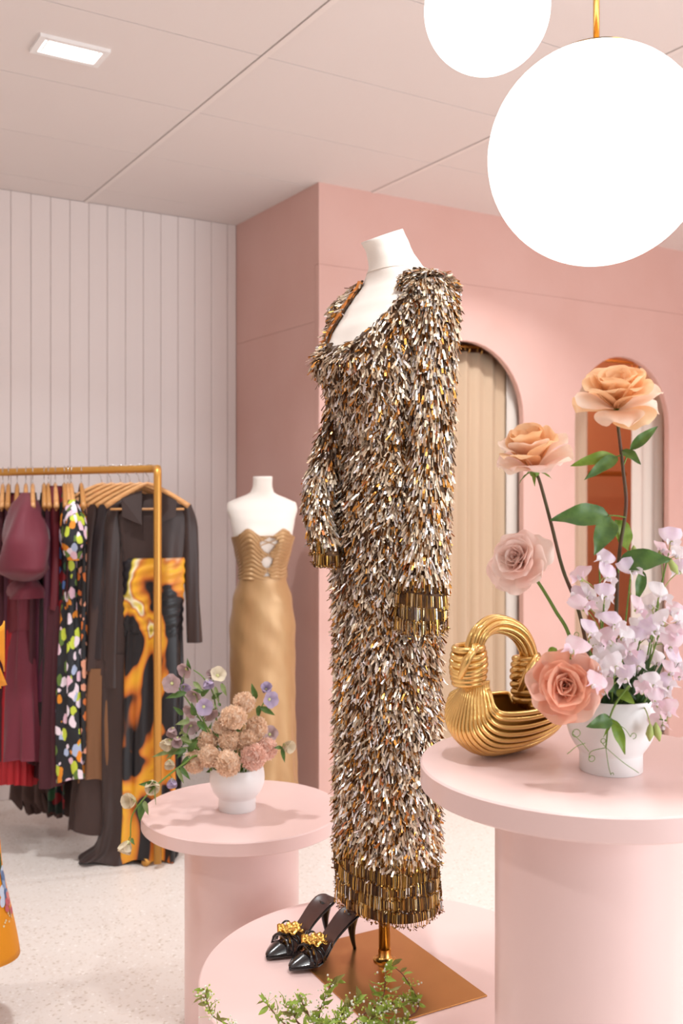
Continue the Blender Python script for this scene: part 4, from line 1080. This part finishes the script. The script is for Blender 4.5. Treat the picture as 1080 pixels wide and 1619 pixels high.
# sweet peas: standard petal, two wings and keel on branching stems
M_sp = [pmat('sweet_pea_white', '#fdf8fa', '#f8eff4', 0.35, 40), pmat('sweet_pea_lilac', '#f8ebf5', '#eed6ef', 0.35, 40), pmat('sweet_pea_pink', '#fae6ec', '#f5d5e2', 0.35, 40)]
M_spg = mat('sweet_pea_green', '#a9b667', 0.5)
def pea_petals(seed):
    """one blossom in local axes: z up along standard, -y towards its face"""
    rr = random.Random(seed); out = []
    s_ = 0.0155
    def std(u, v):
        uu = 2*u-1; w_ = s_*1.08*math.sin(min(1, 0.12+v*0.95)*PI*0.62)**0.7
        return Vector((uu*w_, 0.0045*v-0.004*abs(uu)**1.5*v*-1+0.0035*math.sin(uu*5+seed)*v*v-0.006*v*v*-1, s_*1.35*v*(1-0.16*uu*uu)))
    mb = MB(); mb.grid(std, 9, 7); out.append(('standard_petal', mb))
    for sg in (-1, 1):
        def wing(u, v, sg=sg):
            uu = 2*u-1; w_ = s_*0.50*math.sin(min(1, .1+v)*PI*.62)
            return Vector((sg*(0.002+0.006*v+0.35*abs(uu)*w_), -s_*0.85*v, 0.002+uu*w_*0.85-0.004*v*v))
        mb = MB(); mb.grid(wing, 7, 6); out.append(('wing_petal', mb))
    mb = MB(); mb.tube([(0, 0, 0), (0, -.004, -.001), (0, -.009, 0.0005), (0, -.011, .003)], [.0015, .0028, .0025, .0008], 8); out.append(('keel', mb))
    mb = MB(); mb.tube([(0, .006, -.003), (0, .002, -.001), (0, -.001, 0.0005)], [.0008, .0032, .0026], 8); out.append(('calyx', mb))
    return out
PEAS = []
for sd_ in (1, 2, 3):
    for ci in range(3):
        lst = []
        for nm, mb in pea_petals(sd_+ci):
            me = bpy.data.meshes.new(nm); me.from_pydata([tuple(v) for v in mb.v], [], mb.f); me.polygons.foreach_set('use_smooth', [True]*len(me.polygons))
            me.materials.append({'keel': M_sp[0], 'calyx': M_spg}.get(nm, M_sp[ci] if nm == 'standard_petal' else M_sp[0 if ci != 2 else 2])); lst.append((nm, me))
        PEAS.append(lst)
spr = random.Random(21)
def blossom(parent, p, face, roll, size, kind, pl):
    fz = Vector(face).normalized()
    R_ = frame(-fz)                       # z axis = away from the face
    M4 = Matrix.Rotation(roll, 3, fz)
    x_ = R_.col[0]; z_ = R_.col[1]; y_ = -fz
    if z_.z < 0: z_ = -z_; x_ = -x_
    B_ = Matrix((x_, y_, z_)).transposed()
    B_ = M4 @ B_
    if B_.determinant() < 0: B_ = M4 @ Matrix((-x_, y_, z_)).transposed()
    fl = bpy.data.objects.new('blossom', PEAS[kind][0][1]); C.objects.link(fl); fl.parent = parent; fl.location = Vector(p)-pl
    fl.rotation_euler = B_.to_euler(); fl.scale = (size,)*3
    for nm, me in PEAS[kind][1:]:
        o = bpy.data.objects.new(nm, me); C.objects.link(o); o.parent = fl
def pea_stem(label, blooms, base, extra=None, mid=None):
    pl = Vector((VR.x, VR.y, RT_H+0.06)); t = thing('sweet_pea', label, 'sweet pea', pl, 'sweet peas in the white vase')
    tops = [b_[0] for b_ in blooms]; tip = tops[0]
    m_ = mid if mid is not None else base.lerp(tip, .55)+dirc(0, .01)
    Q = spline([base, m_, tip+Z*(-0.012)+dirc(0, .012)], 10)
    obj('stem', MB().tube(Q, 0.0014, 6), M_stemg, t)
    for i, (p, kind, sz) in enumerate(blooms):
        n_ = Q[-1-min(len(Q)-1, i*2)]
        obj('pedicel', stemtube([n_, n_.lerp(p, .5)+Z*.004, p+dirc(0, .004)], .0009, .0008, 5, 4), M_spg, t)
        blossom(t, p, dirc(spr.uniform(-.7, .5), -1, spr.uniform(-.35, .35)), spr.uniform(-.7, .7), sz*1.06, kind, pl)
    return t
def pb(px, py, kind=None, sz=1.0, Y=None):
    return (at(px, py, Y or spr.uniform(1.56, 1.68)), spr.randrange(9) if kind is None else kind, sz)
clusters = [
 ('sweet pea stem tallest on the left side, beside the leaf of the tall rose', [(951, 888), (960, 915), (918, 915), (930, 945)], -0.01, 1.60),
 ('sweet pea stem with lilac blossoms left of the brown rose stem crossing', [(958, 945), (955, 968), (912, 946), (925, 962)], -0.02, 1.60),
 ('sweet pea stem at the far right edge, highest white blossoms', [(1062, 858), (1070, 880), (1045, 872), (1074, 905)], 0.04, 1.62),
 ('sweet pea stem with a single lilac blossom right of the brown stem', [(1000, 905), (1008, 965)], 0.01, 1.61),
 ('sweet pea stem with pink blossoms at the right edge above the vase', [(1045, 945), (1062, 970), (1030, 960), (1072, 985)], 0.05, 1.63),
 ('sweet pea stem right of the vase centre with white blossoms', [(1048, 985), (1070, 1005), (1060, 1025), (1036, 1000)], 0.04, 1.60),
 ('sweet pea stem with mauve blossom beside the salmon rose', [(934, 1003), (950, 1022), (966, 1040), (945, 1045)], -0.02, 1.57),
 ('sweet pea stem with the white blossom overlapping the salmon rose', [(905, 1030), (925, 1065), (938, 1085)], -0.03, 1.53),
 ('sweet pea stem with lilac blossoms in the centre of the vase', [(972, 990), (985, 1010), (995, 1032), (965, 1015), (1002, 1012)], 0.0, 1.58),
 ('sweet pea stem with blossoms just above the vase rim', [(975, 1055), (990, 1075), (962, 1072), (1010, 1055)], 0.0, 1.56),
 ('sweet pea stem leaning right over the rim with white blossoms', [(1034, 1085), (1045, 1100), (1015, 1095), (1058, 1088)], 0.04, 1.56),
 ('sweet pea stem drooping lowest on the right side of the vase', [(1058, 1130), (1048, 1148), (1035, 1110)], 0.05, 1.57),
 ('sweet pea stem with blossoms at the right photo edge beside the vase', [(1068, 1050), (1060, 1065), (1074, 1072)], 0.05, 1.60),
 ('sweet pea stem with pale blossoms between the brown and green stems', [(1020, 985), (1010, 1000), (1028, 1012)], 0.02, 1.64),
 ('sweet pea stem at the back with white blossoms over the rim', [(1022, 1040), (1040, 1050), (1012, 1070)], 0.02, 1.66),
 ('sweet pea stem nearest the viewer with a blossom by the rose', [(948, 1062), (955, 1095), (942, 1100)], -0.02, 1.55)]
for lab, pts, dx, Y in clusters:
    pea_stem(lab, [pb(x, y, None, spr.uniform(.9, 1.15), Y+spr.uniform(-.02, .02)) for x, y in pts], inV(dx, 0.07))
# pods, tendrils and leaves hanging over the rim
tv = thing('sweet_pea_vine', 'sweet pea vine with two leaves and curly tendrils hanging over the vase front', 'vine', (VR.x, VR.y, RT_H+0.11), None)
Yv = 1.575
obj('stem', stemtube([inV(0.01, .10), at(995, 1085, 1.57), at(975, 1110, Yv-.01), at(963, 1140, Yv), at(958, 1182, Yv+.01)], .0022, .0012), M_stemg, tv)
for (a, b_, w_, m, s_) in [(at(968, 1137, Yv), at(930, 1148, Yv-.02), .013, M_leaf, 1), (at(968, 1137, Yv), at(990, 1192, Yv-.02), .010, M_leafl, 2), (at(972, 1090, Yv), at(936, 1072, Yv-.02), .011, M_leaf, 3), (at(975, 1092, Yv), at(1004, 1112, Yv-.02), .010, M_leafl, 4),
                           (at(968, 1137, Yv), at(955, 1165, Yv-.01), .003, M_leafl, 5)]:
    obj('leaf', leafmesh(a, b_, w_, seed=s_), m, tv)
def curl(pts, turns, r):
    Q = spline(pts, 8); e = Q[-1]
    for i in range(int(turns*14)):
        a = 2*PI*i/14; rr_ = r*(1-i/(turns*14)*0.6); e2_ = e+dirc(1, 0)*(rr_*(1-math.cos(a)))+Z*(rr_*math.sin(a)); Q.append(e2_)
    return MB().tube(Q, 0.0006, 5)
E0 = at(958, 1182, Yv+.01)
for pts, tn, r_ in (([E0, at(985, 1205, 1.585), at(1010, 1222, 1.59)], .1, .002), ([E0, at(962, 1210, 1.58), at(966, 1225, 1.585)], .6, .004), ([E0, at(935, 1188, 1.585), at(931, 1200, 1.585)], 1.4, .006),
                    ([at(931, 1188, 1.585), at(918, 1172, 1.58), at(905, 1160, 1.57)], 1.3, .008), ([E0, at(950, 1172, 1.57)], 1.2, .005), ([at(925, 1175, 1.58), at(912, 1180, 1.57), at(897, 1192, 1.57)], .2, .002),
                    ([at(960, 1140, Yv), at(985, 1150, 1.56), at(997, 1165, 1.56)], .8, .007), ([at(915, 1010, 1.6), at(908, 1004, 1.6)], 1.2, .005)):
    obj('tendril', curl(pts, tn, r_), M_stemg, tv)
for a, b_ in ((at(1028, 1150, 1.57), at(1027, 1172, 1.57)), (at(1037, 1148, 1.57), at(1043, 1172, 1.57)), (at(1002, 868, 1.62), at(1008, 888, 1.62)), (at(1060, 888, 1.6), at(1072, 908, 1.6)), (at(945, 1012, 1.6), at(955, 1016, 1.6))):
    mb = MB(); mb.tube([a+Z*.006, a, a.lerp(b_, .5), b_], [.001, .0045, .0068, .001], 10); obj('bud', mb, M_spg, tv)
obj('bud_stem', stemtube([inV(.05, .11), at(1022, 1125, 1.575), at(1030, 1152, 1.57)], .0012, .001), M_spg, tv)
# dark foliage filling the vase mouth
fm = MB(); fr2 = random.Random(4)
for _ in range(70):
    b0 = inV(fr2.uniform(-.035, .04), fr2.uniform(.10, .125), fr2.uniform(-.04, .04)); e0 = b0+dirc(fr2.uniform(-.06, .06), fr2.uniform(-.04, .03), fr2.uniform(.02, .09))
    m_ = leafmesh(b0, e0, fr2.uniform(.004, .008)); fm.add(m_.v, m_.f)
fo = obj('filler_foliage', fm, mat('dark_foliage', '#3d5a2c', 0.5, trans=.1), tv, kind='stuff')

# carnations -----------------------------------------------------------
M_car = [pmat('carnation_peach', '#ffecd6', '#ffddbe', .3, 60), pmat('carnation_pink', '#ffe6d8', '#ffd4c2', .3, 60)]
crr = random.Random(9)
def carnation_mesh(seed):
    rr = random.Random(seed); mb = MB(); mb.sphere((0, 0, 0.05), 0.80, 16, 10)
    for i in range(46):
        q = (i+.5)/46; tilt = 1.50*q**0.75; az = i*2.39996; ln = 1.0*(0.92+rr.uniform(-.08, .10)); wd = 0.36
        p1 = rr.uniform(0, 6)
        R_ = frame(Vector((math.sin(tilt)*math.cos(az), math.sin(tilt)*math.sin(az), math.cos(tilt)*0.9))); tw = rr.uniform(0, PI)
        def fn(u, v):
            uu = 2*u-1; w_ = wd*(0.15+0.85*v**0.8)
            e = v**3*0.09*math.sin(uu*13+p1)
            x, y = uu*w_, 0.16*v*v*math.sin(uu*6+p1)+0.10*v*math.sin(uu*2.5+p1*2)
            x, y = x*math.cos(tw)-y*math.sin(tw), x*math.sin(tw)+y*math.cos(tw)
            return R_ @ Vector((x, y, ln*v*(1-0.08*uu*uu)+e))
        mb.grid(fn, 11, 5)
    return mb
CM = []
for s_ in range(3):
    mb = carnation_mesh(s_+2)
    for mi in range(2):
        me = bpy.data.meshes.new('petals'); me.from_pydata([tuple(v) for v in mb.v], [], mb.f); me.polygons.foreach_set('use_smooth', [True]*len(me.polygons)); me.materials.append(M_car[mi]); CM.append(me)
inL = lambda dx, dz, dy=0: VL+dirc(dx, dy)+Z*dz
car = [(387, 1108, 2.90, 'topmost peach carnation beside the lilac hellebore'), (369, 1132, 2.86, 'large peach carnation just below the topmost one'), (352, 1150, 2.88, 'peach carnation at the upper left of the bunch'),
       (407, 1148, 2.90, 'peach carnation at the upper right of the bunch'), (326, 1170, 2.88, 'peach carnation at the left under the hellebore leaves'), (359, 1207, 2.81, 'front peach carnation hanging over the vase rim'),
       (305, 1205, 2.85, 'leftmost peach carnation beside the long green stem'), (329, 1196, 2.83, 'peach carnation between the leftmost and the front one'), (362, 1170, 2.86, 'peach carnation in the centre of the bunch'),
       (391, 1170, 2.87, 'peach carnation right of the centre of the bunch'), (402, 1198, 2.83, 'pinkish peach carnation at the lower right over the rim'), (424, 1183, 2.88, 'rightmost pinkish peach carnation')]
for i, (px, py, Y, lab) in enumerate(car):
    c = at(px, py, Y); t = thing('carnation', lab, 'carnation', (c.x, c.y, c.z), 'peach carnations in the lower vase')
    mid_ = inL(0, 0.17); ax = (c-mid_).normalized()*0.7+dirc(0, -1)*0.5+Z*.1; ax.normalize()
    o = bpy.data.objects.new('petals', CM[(i % 3)*2+(1 if i >= 10 else 0)]); C.objects.link(o); o.parent = t; R_ = frame(ax); o.rotation_euler = (R_ @ Matrix.Rotation(i*1.1, 3, 'Z')).to_euler()
    r_ = (0.041 if i in (1, 5, 10) else 0.036); o.scale = (r_,)*3; o.location = -ax*r_*0.35; o['kind'] = 'stuff'
    base = inL(crr.uniform(-.03, .03), .05, crr.uniform(-.03, .03))
    mb = MB(); mb.tube([c-ax*(r_*0.55), c-ax*(r_*0.85)], [.008, .004], 10); obj('calyx', mb, M_stemg, t)
    obj('stem', stemtube([c-ax*(r_*0.85), (c-ax*(r_*1.1)).lerp(inL(0, .12), .6), base], .002, .002), M_stemg, t)

# hellebores ---------------------------------------------------------------
M_he = [pmat('hellebore_mauve', '#cdb4bc', '#a98da6', .25, 70), pmat('hellebore_cream', '#ebe0c8', '#dccdb0', .25, 70), pmat('hellebore_lilac', '#cbbcd2', '#b2a0c0', .25, 70), pmat('hellebore_plum', '#a8879a', '#d8c4b8', .25, 70)]
M_hl = [mat('hellebore_leaf', '#587a35', .45, col2='#48692c', nscale=70, trans=.15), mat('hellebore_leaf_pale', '#92a268', .5, col2='#7c8f55', nscale=70, trans=.2)]
def hell_mesh(op, seed):
    parts = []
    for i in range(5):
        mb = MB(); az = 2*PI*i/5
        def fn(u, v):
            uu = 2*u-1; th = op*(0.35+0.65*v); w_ = 0.52*math.sin(min(1, .08+v*.95)*PI*.75)**0.8*(1 if v < .98 else .5)
            r_ = v*math.sin(op*(0.45+.45*v)); z = v*math.cos(op*(0.45+.45*v))
            o_ = Vector((math.cos(az), math.sin(az), 0)); s_ = Vector((-math.sin(az), math.cos(az), 0))
            return o_*(r_-0.25*uu*uu*w_*math.cos(op)*0.8)+s_*uu*w_+Vector((0, 0, z+0.18*uu*uu*w_*math.sin(op)+(0.02 if i % 2 else 0)))
        mb.grid(fn, 7, 6); parts.append(mb)
    return parts
HM = {}
for oi, op in enumerate((0.55, 1.05, 1.35)):
    for ci in range(4):
        ms = []
        for mb in hell_mesh(op, oi):
            me = bpy.data.meshes.new('petal'); me.from_pydata([tuple(v) for v in mb.v], [], mb.f); me.polygons.foreach_set('use_smooth', [True]*len(me.polygons)); me.materials.append(M_he[ci]); ms.append(me)
        HM[(oi, ci)] = ms
M_sta = mat('stamen', '#dfe2a0', .6)
me_st = bpy.data.meshes.new('stamens'); q = MB(); q.sphere((0, 0, .16), .17, 10, 8); me_st.from_pydata(q.v, [], q.f); me_st.materials.append(M_sta)
hr = random.Random(12)
def hell(label, stem_pts, blooms, leaves_=(), grp='hellebore stems in the lower vase'):
    """blooms: px, py, Y, opening, colour, size in m, facing"""
    pl = Vector((VL.x, VL.y, LT_H+0.08)); t = thing('hellebore', label, 'hellebore', pl, grp)
    Q = spline(stem_pts, 8); obj('stem', MB().tube(Q, [.0032-.0016*i/(len(Q)-1) for i in range(len(Q))], 8), M_stemg, t)
    for (px, py, Y, oi, ci, sz, face) in blooms:
        sz *= 1.18
        c = at(px, py, Y); fz = Vector(face).normalized(); R_ = frame(fz) @ Matrix.Rotation(hr.uniform(0, 6), 3, 'Z'); base = c-fz*sz*0.5
        ms = HM[(oi, ci)]
        fl = bpy.data.objects.new('blossom', me_st); C.objects.link(fl); fl.parent = t; fl.location = base-pl; fl.rotation_euler = R_.to_euler(); fl.scale = (sz,)*3
        for me in ms:
            o = bpy.data.objects.new('petal', me); C.objects.link(o); o.parent = fl
        near_ = min(Q, key=lambda p: (p-(base-Z*.02)).length)
        obj('flower_stalk', stemtube([near_, near_.lerp(base, .6)+Z*.006, base], .0013, .0012, 6, 5), M_stemg, t)
    for (px, py, Y, qx, qy, w_, mi) in leaves_:
        obj('leaf', leafmesh(at(px, py, Y), at(qx, qy, Y-0.02), w_, seed=px), M_hl[mi], t)
D = dirc
hb = lambda dx: inL(dx, .08)
hell('hellebore stem with an open mauve flower at the far upper left', [hb(-.03), at(335, 1170, 2.90), at(305, 1120, 2.90), at(284, 1090, 2.90)],
     [(270, 1081, 2.88, 2, 3, .026, D(-.2, -1, .1)), (292, 1060, 2.90, 1, 3, .026, D(-.4, -.8, -.3)), (291, 1088, 2.91, 1, 2, .022, D(.2, -.8, -.5))],
     [(295, 1095, 2.9, 262, 1103, .010, 0), (300, 1062, 2.9, 296, 1042, .007, 0), (306, 1078, 2.9, 320, 1092, .008, 1)])
hell('hellebore stem with a closed lilac bud at the top of the arrangement', [hb(-.02), at(345, 1160, 2.92), at(338, 1100, 2.92), at(322, 1072, 2.92), at(306, 1059, 2.92)],
     [(329, 1081, 2.90, 0, 2, .026, D(.3, -.5, -.6)), (345, 1066, 2.93, 1, 1, .026, D(.3, -.7, .5)), (334, 1066, 2.94, 0, 3, .022, D(-.2, -.6, .3))],
     [(350, 1080, 2.92, 358, 1100, .008, 1), (340, 1085, 2.92, 346, 1112, .007, 1), (325, 1095, 2.92, 305, 1090, .008, 0), (335, 1105, 2.92, 350, 1095, .008, 0)])
hell('hellebore stem with the mauve cup flower facing right in the middle', [hb(-.02), at(340, 1175, 2.88), at(322, 1140, 2.87), at(316, 1125, 2.87)],
     [(323, 1118, 2.85, 1, 2, .027, D(.35, -1, .1)), (333, 1130, 2.88, 1, 3, .025, D(.4, -.6, -.5)), (300, 1125, 2.90, 1, 3, .024, D(-.5, -.8, -.4)), (306, 1100, 2.92, 1, 3, .024, D(-.1, -.8, -.4))],
     [(308, 1132, 2.86, 303, 1112, .010, 0), (312, 1140, 2.86, 328, 1158, .009, 0), (300, 1140, 2.87, 278, 1145, .009, 1), (318, 1100, 2.9, 330, 1090, .009, 0), (290, 1130, 2.88, 275, 1118, .008, 0)])
hell('hellebore stem with pale buds at the left middle of the arrangement', [hb(-.04), at(320, 1190, 2.87), at(295, 1175, 2.86), at(275, 1165, 2.86)],
     [(272, 1157, 2.85, 0, 3, .026, D(-.1, -.6, -.6)), (264, 1176, 2.84, 0, 1, .030, D(-.4, -.7, -.5)), (280, 1172, 2.83, 0, 3, .026, D(.1, -.8, -.5)), (268, 1208, 2.84, 0, 1, .024, D(.1, -.6, -.6)), (302, 1150, 2.88, 1, 3, .025, D(.2, -.8, -.3))],
     [(290, 1182, 2.86, 240, 1196, .009, 1), (285, 1180, 2.86, 262, 1200, .008, 1), (295, 1185, 2.85, 275, 1192, .009, 0), (300, 1188, 2.85, 312, 1170, .010, 0), (285, 1165, 2.86, 305, 1175, .008, 1), (300, 1195, 2.84, 285, 1215, .009, 0)])
hell('long hellebore stem trailing left beyond the table edge', [hb(-.05), at(315, 1196, 2.84), at(290, 1208, 2.82), at(255, 1235, 2.79), at(228, 1262, 2.77), at(209, 1290, 2.76), at(206, 1325, 2.76)],
     [(205, 1266, 2.74, 0, 1, .034, D(-.5, -.7, .1)), (240, 1243, 2.78, 0, 1, .034, D(.3, -.8, -.5)), (199, 1340, 2.75, 0, 1, .032, D(-.3, -.5, -.8)), (272, 1238, 2.80, 0, 2, .024, D(.1, -.6, -.8))],
     [(250, 1240, 2.79, 220, 1240, .010, 0), (226, 1268, 2.77, 221, 1298, .012, 0), (228, 1266, 2.77, 234, 1288, .008, 1), (207, 1325, 2.75, 212, 1335, .006, 0), (285, 1212, 2.81, 300, 1232, .008, 0), (280, 1214, 2.81, 290, 1238, .007, 1), (245, 1246, 2.78, 246, 1272, .002, 1)])
hell('hellebore stem with lilac flowers right above the carnations', [hb(.02), at(400, 1150, 2.95), at(415, 1115, 2.94), at(425, 1100, 2.93)],
     [(421, 1088, 2.92, 0, 2, .028, D(.1, -.7, .4)), (428, 1106, 2.91, 1, 2, .027, D(.5, -.8, .1))],
     [(412, 1118, 2.92, 434, 1130, .010, 0), (405, 1105, 2.93, 398, 1082, .010, 0), (410, 1115, 2.93, 408, 1135, .009, 0)])
hell('hellebore stem with a cream bud sticking out to the right', [hb(.04), at(415, 1170, 2.92), at(435, 1178, 2.90), at(446, 1184, 2.89)],
     [(456, 1180, 2.88, 0, 1, .030, D(.7, -.7, -.2)), (427, 1160, 2.93, 1, 3, .026, D(.2, -.8, .4))],
     [(446, 1182, 2.88, 450, 1205, .007, 0), (446, 1182, 2.88, 434, 1182, .006, 0)])
hf = MB(); rf = random.Random(8)
for _ in range(46):
    b0 = inL(rf.uniform(-.10, .06), rf.uniform(.11, .24), rf.uniform(-.02, .05)); e0 = b0+dirc(rf.uniform(-.05, .04), rf.uniform(-.05, .02), rf.uniform(-.03, .05)); m_ = leafmesh(b0, e0, rf.uniform(.005, .010)); hf.add(m_.v, m_.f)
for _ in range(70):
    q_ = rf.random(); b0 = inL(-.04-.13*q_+rf.gauss(0, .018), .12+.19*rf.random()*(1-.45*q_), rf.uniform(-.02, .05)); e0 = b0+dirc(rf.uniform(-.035, .03), rf.uniform(-.04, .02), rf.uniform(-.02, .035)); m_ = leafmesh(b0, e0, rf.uniform(.003, .007)); hf.add(m_.v, m_.f, mi=rf.choice((0, 0, 1)))
tg_ = obj('filler_foliage', hf, M_hl, None, loc=inL(0, .12)); tg_['kind'] = 'stuff'; tag(tg_, 'green leaves filling the gaps between the carnations', 'foliage')

# ------------------------------------------------------------------ spirea sprigs at the front of the plinth
M_twig = mat('twig', '#7a4a38', .6); M_sl = [mat('sprig_leaf', '#98b04a', .45, trans=.3), mat('sprig_leaf_olive', '#8f8a4a', .5, trans=.2)]; M_sb = mat('sprig_blossom', '#f4f2e2', .6, trans=.2); M_sbud = mat('sprig_bud', '#b3bf55', .5)
LV = cam(-0.02, 1.905, PL_H)
tvs = vase(LV, 0.05, 0.035, 0.045, 0.008, 'low white bowl on the plinth front holding the spirea sprigs', 'low_bowl')
sr = random.Random(31)
leaf_me = []
for m in M_sl:
    mb = leafmesh((0, 0, 0), (0, 0, 1), .2, up=(0, -1, 0), bend=.15)
    me = bpy.data.meshes.new('leaf'); me.from_pydata([tuple(v) for v in mb.v], [], mb.f); me.polygons.foreach_set('use_smooth', [True]*len(me.polygons)); me.materials.append(m); leaf_me.append(me)
def sprig(label, pts, nl, nb, tipbud=True, ll=0.026):
    pl = Vector((LV.x, LV.y, PL_H+.02)); t = thing('spirea_sprig', label, 'sprig', pl, 'spirea sprigs at the front of the plinth')
    base = LV+Z*0.03; Q = spline([base]+pts, 9); k = len(Q)
    obj('twig', MB().tube(Q, [.0020-.0012*i/(k-1) for i in range(k)], 6), M_twig, t)
    nl = int(nl*1.6)
    for i in range(nl):
        j = int(k*(0.25+0.74*(i+.5)/nl)); p = Q[min(j, k-1)]; d_ = dirc(sr.uniform(-1, 1), sr.uniform(-.6, .3), sr.uniform(-.2, 1)).normalized()
        o = bpy.data.objects.new('leaf', leaf_me[0 if sr.random() < .7 else 1]); C.objects.link(o); o.parent = t; o.location = p-pl
        o.rotation_euler = (frame(d_) @ Matrix.Rotation(sr.uniform(0, 6), 3, 'Z')).to_euler(); s_ = sr.uniform(.6, 1.15)*ll; o.scale = (s_, s_, s_)
    bm_ = MB()
    for i in range(nb):
        j = int(k*(0.35+0.64*(i+.5)/nb)); p = Q[min(j, k-1)]
        for q in range(14):
            off = Vector((sr.gauss(0, .008), sr.gauss(0, .008), abs(sr.gauss(.004, .007)))); wht = sr.random() < .45
            bm_.sphere(p+off, sr.uniform(.0014, .0026), 6, 4, mi=(0 if wht else 1))
            if q % 2 == 0: bm_.tube([p, p+off], .0004, 4, mi=1)
    obj('blossom_cluster', bm_, [M_sb, M_sbud], t, kind='stuff')
    return t
A2 = lambda x, y, Y: at(x, y, Y)
sprig('short spirea sprig with a brown leaf at the far left of the plinth front', [A2(420, 1640, 1.88), A2(345, 1612, 1.88), A2(330, 1590, 1.88), A2(322, 1562, 1.88)], 12, 5)
sprig('spirea sprig with a brown curled leaf left of the sandals', [A2(460, 1625, 1.90), A2(432, 1600, 1.90), A2(418, 1580, 1.90)], 9, 3)
sprig('spirea sprig rising in front of the rear sandal', [A2(475, 1620, 1.90), A2(462, 1600, 1.90), A2(447, 1588, 1.90)], 8, 3)
sprig('spirea sprig under the front sandal toe', [A2(500, 1622, 1.88), A2(485, 1600, 1.88), A2(473, 1572, 1.88)], 10, 4)
sprig('spirea sprig rising past the edge of the bronze plate', [A2(505, 1610, 1.90), A2(515, 1575, 1.92), A2(530, 1545, 1.93)], 13, 3)
sprig('bushy spirea sprig in the middle in front of the bronze plate', [A2(530, 1625, 1.86), A2(545, 1598, 1.86), A2(570, 1582, 1.86)], 18, 6)
sprig('spirea sprig with white blossoms in front of the gold pole', [A2(580, 1620, 1.86), A2(605, 1580, 1.88), A2(610, 1530, 1.90)], 12, 4, ll=.032)
sprig('bushy spirea sprig with white flowers near the pole foot', [A2(560, 1630, 1.84), A2(595, 1605, 1.84), A2(640, 1590, 1.84)], 20, 7)
sprig('long spirea sprig arching to the right over the bronze plate', [A2(580, 1600, 1.88), A2(620, 1586, 1.90), A2(650, 1582, 1.92), A2(655, 1592, 1.93)], 14, 4)
sprig('thin bare spirea twig curving right of the pole', [A2(630, 1615, 1.90), A2(662, 1590, 1.92), A2(640, 1545, 1.93), A2(618, 1525, 1.93)], 8, 1)
sprig('low spirea sprig at the bottom edge between sandals and pole', [A2(500, 1640, 1.84), A2(525, 1622, 1.84), A2(550, 1608, 1.84)], 16, 5)
sprig('lowest spirea sprig below the pole foot', [A2(560, 1650, 1.83), A2(610, 1625, 1.83), A2(648, 1612, 1.83)], 16, 5)
